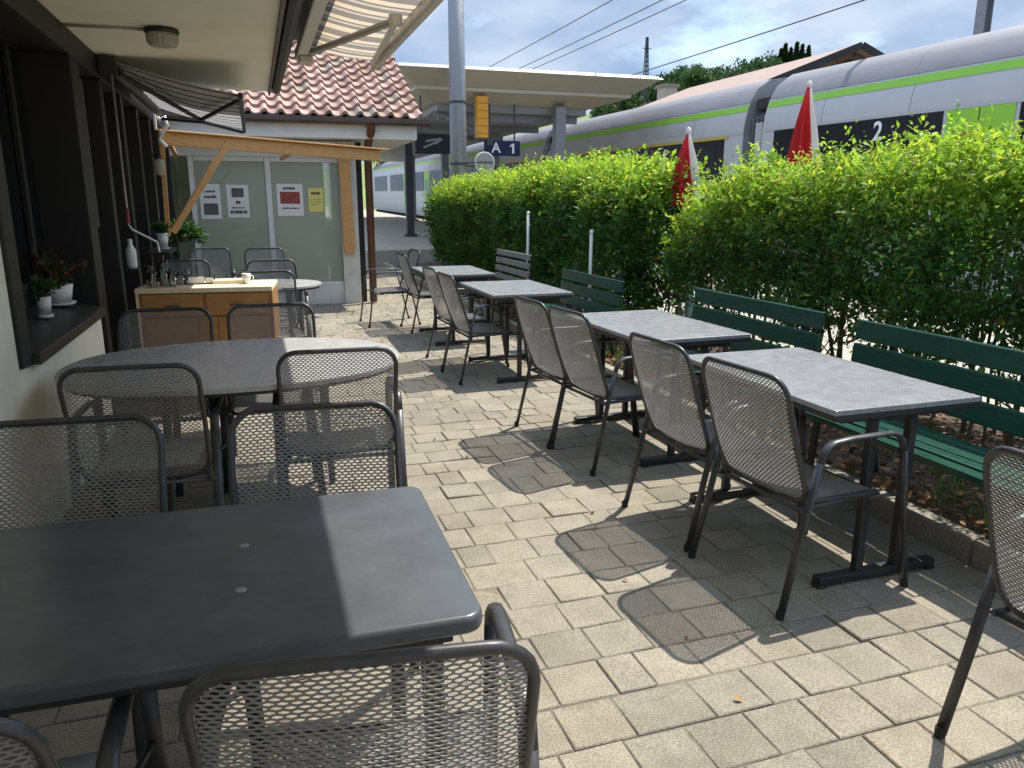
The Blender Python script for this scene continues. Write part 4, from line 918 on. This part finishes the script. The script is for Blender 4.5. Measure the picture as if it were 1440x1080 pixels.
bpart(taper(3.75, 9.2, 18.5, 45.5, 4.10, 3.74, 9.22, 18.49, 45.5, 4.169), 'trim', beige2_m, C_, 0, CO)
bpart(taper(4.3, 8.4, 19.1, 45, 3.88, 3.80, 9.1, 18.55, 45.4, 4.099), 'lower_fascia', beige_m, C_, 0, CO)
bpart(MB().box(4.4, 8.3, 19.2, 44.8, 3.72, 3.879), 'underside', cgrey_m, C_, 0, CO)
for X, Y, r in ((7.45, 18.9, .135), (7.6, 25, .14), (7.6, 32, .14), (7.6, 39, .14), (4.82, 25.3, .12)):
    zb = .26 + SL * 1.1 * (Y - 8) if Y > 19.6 else .1
    w = MB(); w.box(X - r, X + r, Y - r, Y + r, zb, 3.87 if Y < 19.2 else 3.719); w.box(X - r * 1.6, X + r * 1.6, Y - r * 1.6, Y + r * 1.6, zb, zb + .08)
    bpart(w, 'column', cpost_m if X < 6 else alu_m, C_, .02, CO)
for yy in (19.6, 22.5, 26): w = MB(); w.bar((4.5, yy, 3.62), (8.2, yy, 3.62), .1, .16); bpart(w, 'cross_beam', alu_m, C_, 0, CO)
w = MB(); w.bar((4.3, 19.4, 3.70), (5.4, 19.4, 3.3), .06, .06); bpart(w, 'strut', alu_m, C_, 0, CO)

# ---------------------------------------------------------------- train
TX = 10.0
def tz(y): return SL * (y - 8)
sec = [(10.02, .25), (10.0, 1.0), (10.0, 2.95), (10.03, 3.2), (10.12, 3.52), (10.28, 3.80), (10.6, 4.02), (11.1, 4.10), (11.8, 4.12), (12.2, 4.10), (12.7, 4.02), (13.02, 3.80), (13.18, 3.52), (13.27, 3.2), (13.3, 2.95), (13.3, 1.0), (13.28, .25)]
def car(label, y0, y1, wins, doors, nums, ochre, cab=False):
    T = thing('train_car', label, 'train car', (TX, y0, tz(y0)), 0, 'cars of the silver train'); ang = math.atan(SL)
    T.rotation_euler = (ang, 0, 0); L_ = y1 - y0
    side = [(x - TX, z) for x, z in sec]
    def loft(i0, i1, push, ya, yb, closed=False):
        m = MB(); P = side[i0:i1 + 1]
        vs = [(x - push, ya, z) for x, z in P] + [(x - push, yb, z) for x, z in P]; n_ = len(P)
        m.add(vs, [(i, i + 1, n_ + i + 1, n_ + i) for i in range(n_ - 1)]); return m
    m = MB(); m.extr([(x, z) for x, z in side], .0, L_); o = m.build('body', silver_m, T); smooth_by_angle(o, 35)
    # roof skin over the curved shoulder, a few mm proud
    rf = [(x + (-.006 if x < 1.6 else .006), z + .006) for x, z in side[4:13]]
    m = MB(); n_ = len(rf); m.add([(x, .02, z) for x, z in rf] + [(x, L_ - .02, z) for x, z in rf], [(i, i + 1, n_ + i + 1, n_ + i) for i in range(n_ - 1)]); o = m.build('roof', troof_m, T); smooth_by_angle(o, 35)
    m = MB(); sx = lambda z: np.interp(z, [2.95, 3.2, 3.52, 3.80], [0, .03, .12, .28]) - .008
    m.add([(sx(3.36), .03, 3.36), (sx(3.49), .03, 3.49), (sx(3.49), L_ - .03, 3.49), (sx(3.36), L_ - .03, 3.36)], [(0, 1, 2, 3)]); m.build('lime_stripe', lime_m, T)
    m = MB(); m.box(-.009, -.001, .05, L_ - .05, 2.90, 2.945); m.build('cant_rail', silver2_m, T)
    if ochre: m = MB(); m.box(-.013, -.0095, ochre[0] - y0, ochre[1] - y0, 2.84, 2.90); m.build('ochre_line', ochre_m, T)
    for a, b_ in wins:
        m = MB(); m.box(-.012, -.001, a - y0, b_ - y0, 1.75, 2.895); wb = m.build('window_band', tglass_m, T, bevel=.004)
        k_ = a + .35; m = MB()
        while k_ + 1.3 < b_:
            m.box(-.018, -.0125, k_ - y0, k_ + 1.25 - y0, 1.9, 2.74); k_ += 1.55
        if m.v: m.build('pane', tglass_m, wb, bevel=.03)
    for a, b_ in doors:
        m = MB(); m.box(-.014, -.001, a - y0, b_ - y0, .6, 2.895); d = m.build('door', lime_m, T, bevel=.004)
        c = (a + b_) / 2 - y0; m = MB(); m.box(-.0165, -.0145, c - .008, c + .008, .6, 2.89); m.build('door_seam', under_m, d)
        m = MB(); m.box(-.018, -.0145, c - .42, c - .1, 1.4, 2.45); m.box(-.018, -.0145, c + .1, c + .42, 1.4, 2.45); m.build('door_window', bglass_m, d, bevel=.02)
    for ch, yy, zz, sz in nums: text_mesh(ch, sz, 'number', lamp_m, T, Matrix.Translation((-.022, yy - y0, zz)) @ Matrix.Rotation(R(-90), 4, 'Z') @ FX)
    m = MB(); m.box(.3, 3.0, .3, L_ - .3, -.3, .249); m.build('underframe', under_m, T)
    if cab: m = MB(); m.box(.75, 2.3, 3, 10.55, 4.125, 4.28); m.build('roof_unit', under_m, T, bevel=.03)
    for a in (2.2, 6.4): m = MB(); m.box(.0, .03, a, a + 2.3, 3.03, 3.17); m.build('side_grille', silver2_m, T)
    return T
car('nearest silver train car with green roof stripe and a white 2', -2, 14.1, [(-1.5, 8.35), (9.62, 13.7)], [(8.42, 9.55)], [('2', 10.9, 2.68, .42)], None, True)
car('second silver train car with an ochre line and a white 1', 14.75, 26.3, [(15.45, 19.6), (20.95, 23.6)], [(19.72, 20.9)], [('1', 18.05, 2.60, .42)], (15.3, 26.0))
car('third silver train car seen beyond the canopy column', 26.95, 39.0, [(27.6, 31.5), (33, 38)], [(31.6, 32.9)], [], (27.3, 38.6))
car('farthest silver train car seen through the gap by the downpipe', 39.65, 70.0, [(41, 46), (47.6, 53), (54.6, 60), (61.5, 68)], [(46.1, 47.5), (53.1, 54.5)], [], None)
for i, y in enumerate((14.1, 26.3, 39.0)):
    T = thing('gangway', ['grey concertina gangway between the nearest two train cars', 'grey gangway between the second and third train cars', 'grey gangway behind the grey pole between the far train cars'][i], 'gangway', (TX, y, tz(y)), 0, 'gangways of the train')
    m = MB()
    for q in range(9):
        s_ = .10 if q % 2 else .16; m.extr([(s_ + .06, .6), (s_ + .06, 3.2), (s_ + .25, 3.38), (3.0 - s_, 3.38), (3.2 - s_, 3.2), (3.2 - s_, .6)], q * .07 + .01, q * .07 + .078)
    m.build('bellows', bellow_m, T)
    m = MB(); m.box(.05, .10, .08, .30, .6, 3.1); m.build('fairing', silver2_m, T, bevel=.02)
    m = MB(); m.box(.22, 3.0, .06, .55, 3.385, 3.62); m.build('cap', under_m, T, bevel=.03)
# overhead line
def wire(label, X, z, y0, y1, r=.018):
    m = MB(); P = []
    for i in range(41):
        t_ = i / 40; yy = y0 + (y1 - y0) * t_; P.append((X, yy, z + tz(yy) * .5 - .25 * math.sin(PI * ((yy / 50) % 1))))
    m.tube(P, r, 6); o = m.build('overhead_wire', cpost_m); tag(o, label, 'wire', 'overhead wires of the railway')
wire('overhead wire crossing the sky above the chalet roof', 14.6, 6.55, 4, 120); wire('overhead wire leftmost in the sky above the canopy', 9.0, 6.7, 4, 110, .014); wire('overhead wire in the middle of the sky above the canopy', 10.2, 6.7, 4, 110, .014); wire('overhead wire right of the middle of the sky', 11.2, 6.9, 4, 110, .014)
T = thing('catenary_mast', 'grey steel mast cut by the top edge above the nearest train car', 'mast', (14.0, 12.75, -.3))
m = MB(); m.box(-.10, -.085, -.11, .11, 0, 9.2); m.box(.085, .10, -.11, .11, 0, 9.2); m.box(-.0849, .0849, -.008, .008, 0, 9.2); m.build('post', alu_m, T)
m = MB(); m.bar((-.1, 0, 8.2), (-2.8, 0, 7.6), .07, .07); m.bar((-.1, 0, 7.2), (-2.6, 0, 7.6), .05, .05); m.build('bracket', alu_m, T)
T = thing('lattice_mast', 'slim lattice mast far away above the end of the canopy', 'mast', (62.3, 120, 14))
m = MB()
for sx, sy in ((-1, -1), (1, -1), (1, 1), (-1, 1)): m.bar((sx * .5, sy * .5, 0), (sx * .12, sy * .12, 13.2), .12, .12)
for q in range(9):
    z = q * 1.4; k1 = .5 - .38 * z / 13.2; k2 = .5 - .38 * (z + 1.4) / 13.2; m.bar((-k1, -k1, z), (k2, -k2, z + 1.4), .08, .08); m.bar((k1, -k1, z), (-k2, -k2, z + 1.4), .08, .08)
m.build('lattice', cpost_m, T); m = MB(); m.bar((-.8, 0, 11.5), (.8, 0, 11.5), .1, .1); m.build('crossarm', cpost_m, T)

# chalets behind the train
def chalet(label, xr, y0, y1, zr, half, drop, chim):
    T = thing('chalet', label, 'house', (xr, y0, 0)); L_ = y1 - y0; ze = zr - drop; t_ = .16
    for s in (-1, 1):
        m = MB(); m.add([(0, 0, zr), (s * half, 0, ze), (s * half, L_, ze), (0, L_, zr), (0, 0, zr - t_), (s * half, 0, ze - t_), (s * half, L_, ze - t_), (0, L_, zr - t_)], [(0, 1, 2, 3) if s < 0 else (3, 2, 1, 0), (4, 5, 6, 7), (0, 1, 5, 4), (1, 2, 6, 5), (2, 3, 7, 6)]); m.build('roof', chalet_m, T)
    m = MB()
    for s in (-1, 1): m.bar((s * .02, -.02, zr - .08), (s * half, -.02, ze - .08), .05, .26)
    m.build('verge_board', dtimber_m, T)
    m = MB(); hw = half - 1.1; zw = zr - drop * (hw / half) - t_ - .02
    m.add([(-hw, 1.1, -.3), (hw, 1.1, -.3), (hw, 1.1, zw), (0, 1.1, zr - t_ - .02), (-hw, 1.1, zw)] + [(-hw, L_ - .6, -.3), (hw, L_ - .6, -.3), (hw, L_ - .6, zw), (0, L_ - .6, zr - t_ - .02), (-hw, L_ - .6, zw)], [(0, 1, 2, 3, 4), (9, 8, 7, 6, 5), (0, 4, 9, 5), (1, 6, 7, 2)]); m.build('wall', chwall_m, T)
    m = MB()
    for s in (-1, 1): m.bar((s * .1, .5, zr - .35), (s * (half - .3), .5, ze - .18), .12, .16)
    m.bar((-1.5, .5, zr - 1.05), (1.5, .5, zr - 1.05), .12, .14); m.build('gable_truss', chwall_m, T)
    if chim:
        m = MB(); m.box(-1.1, -.3, chim, chim + .9, zr - .8, zr + .75); c = m.build('chimney', beige_m, T); m = MB(); m.box(-1.2, -.2, chim - .1, chim + 1.0, zr + .751, zr + .9); m.build('chimney_cap', kerb_m, c)
    for q in range(3):
        m = MB(); m.box(-hw - .03, -hw - .001, 3 + q * 3, 4.2 + q * 3, 1.2, 2.6); m.build('window', bglass_m, T)
chalet('brown timber chalet with a long pale tiled roof behind the train', 22, 25.2, 37.5, 7.3, 5.2, 1.95, None)
chalet('farther tiled house with a pale chimney beside the hill', 24, 40.5, 50, 7.2, 5.0, 1.9, 1.2)

# ---------------------------------------------------------------- camera, sun, sky
cam = bpy.data.cameras.new('camera'); co = bpy.data.objects.new('camera', cam); COL.objects.link(co); S.camera = co
cam.sensor_width = 36; cam.sensor_fit = 'HORIZONTAL'; cam.lens = 1082 / 1440 * 36; cam.clip_start = .05; cam.clip_end = 3000
co.location = (0, 0, 1.6); co.rotation_euler = (R(90 - 13.41), 0, R(-18.17))
sd = Vector((.49, .21, 1)).normalized()
sun = bpy.data.lights.new('sun', 'SUN'); so = bpy.data.objects.new('sun', sun); COL.objects.link(so); sun.energy = 3.2; sun.angle = R(.53); sun.color = (1, .95, .86)
so.rotation_euler = (-sd).to_track_quat('-Z', 'Y').to_euler(); so.location = (20, 12, 30)
W = bpy.data.worlds.new('World'); S.world = W; W.use_nodes = True; nt = W.node_tree; L = nt.links
bg = nt.nodes['Background']; bg.inputs[1].default_value = .15
sky = nd(nt, 'ShaderNodeTexSky', sky_type='NISHITA'); sky.sun_disc = False; sky.sun_elevation = math.asin(sd.z); sky.sun_rotation = math.atan2(sd.x, sd.y); sky.air_density = 1.0; sky.dust_density = 1.2
tc = nd(nt, 'ShaderNodeTexCoord'); mp = nd(nt, 'ShaderNodeMapping'); mp.inputs['Scale'].default_value = (1, 1, 2.6); L.new(tc.outputs['Generated'], mp.inputs[0])
n1 = nd(nt, 'ShaderNodeTexNoise'); n1.inputs['Scale'].default_value = 2.6; n1.inputs['Detail'].default_value = 9; n1.inputs['Roughness'].default_value = .56; L.new(mp.outputs[0], n1.inputs['Vector'])
n2 = nd(nt, 'ShaderNodeTexNoise'); n2.inputs['Scale'].default_value = 5.5; n2.inputs['Detail'].default_value = 8; L.new(mp.outputs[0], n2.inputs['Vector'])
r1 = nd(nt, 'ShaderNodeMapRange'); r1.inputs[1].default_value = .22; r1.inputs[2].default_value = .42; L.new(n1.outputs[0], r1.inputs[0])
r2 = nd(nt, 'ShaderNodeMix', data_type='RGBA'); r2.inputs[6].default_value = (1.12, 1.55, 2.3, 1); r2.inputs[7].default_value = (2.05, 2.4, 2.95, 1)
r3 = nd(nt, 'ShaderNodeMapRange'); r3.inputs[1].default_value = .36; r3.inputs[2].default_value = .64; L.new(n2.outputs[0], r3.inputs[0]); L.new(r3.outputs[0], r2.inputs[0])
mx = nd(nt, 'ShaderNodeMix', data_type='RGBA'); L.new(r1.outputs[0], mx.inputs[0]); L.new(sky.outputs[0], mx.inputs[6]); L.new(r2.outputs[2], mx.inputs[7]); sx_ = nd(nt, 'ShaderNodeSeparateXYZ'); L.new(tc.outputs['Generated'], sx_.inputs[0])
zr_ = nd(nt, 'ShaderNodeMapRange'); zr_.inputs[1].default_value = .38; zr_.inputs[2].default_value = .8; zr_.inputs[3].default_value = 1; zr_.inputs[4].default_value = 1.9; L.new(sx_.outputs[2], zr_.inputs[0])
mz = nd(nt, 'ShaderNodeMix', data_type='RGBA', blend_type='MULTIPLY'); mz.inputs[0].default_value = 1; L.new(mx.outputs[2], mz.inputs[6]); L.new(zr_.outputs[0], mz.inputs[7]); L.new(mz.outputs[2], bg.inputs[0])
S.view_settings.view_transform = 'Standard'; S.view_settings.look = 'None'; S.view_settings.gamma = 1; S.view_settings.exposure = 1.15
S.render.engine = 'CYCLES'; S.cycles.max_bounces = 8; S.cycles.transparent_max_bounces = 24; S.cycles.use_denoising = True
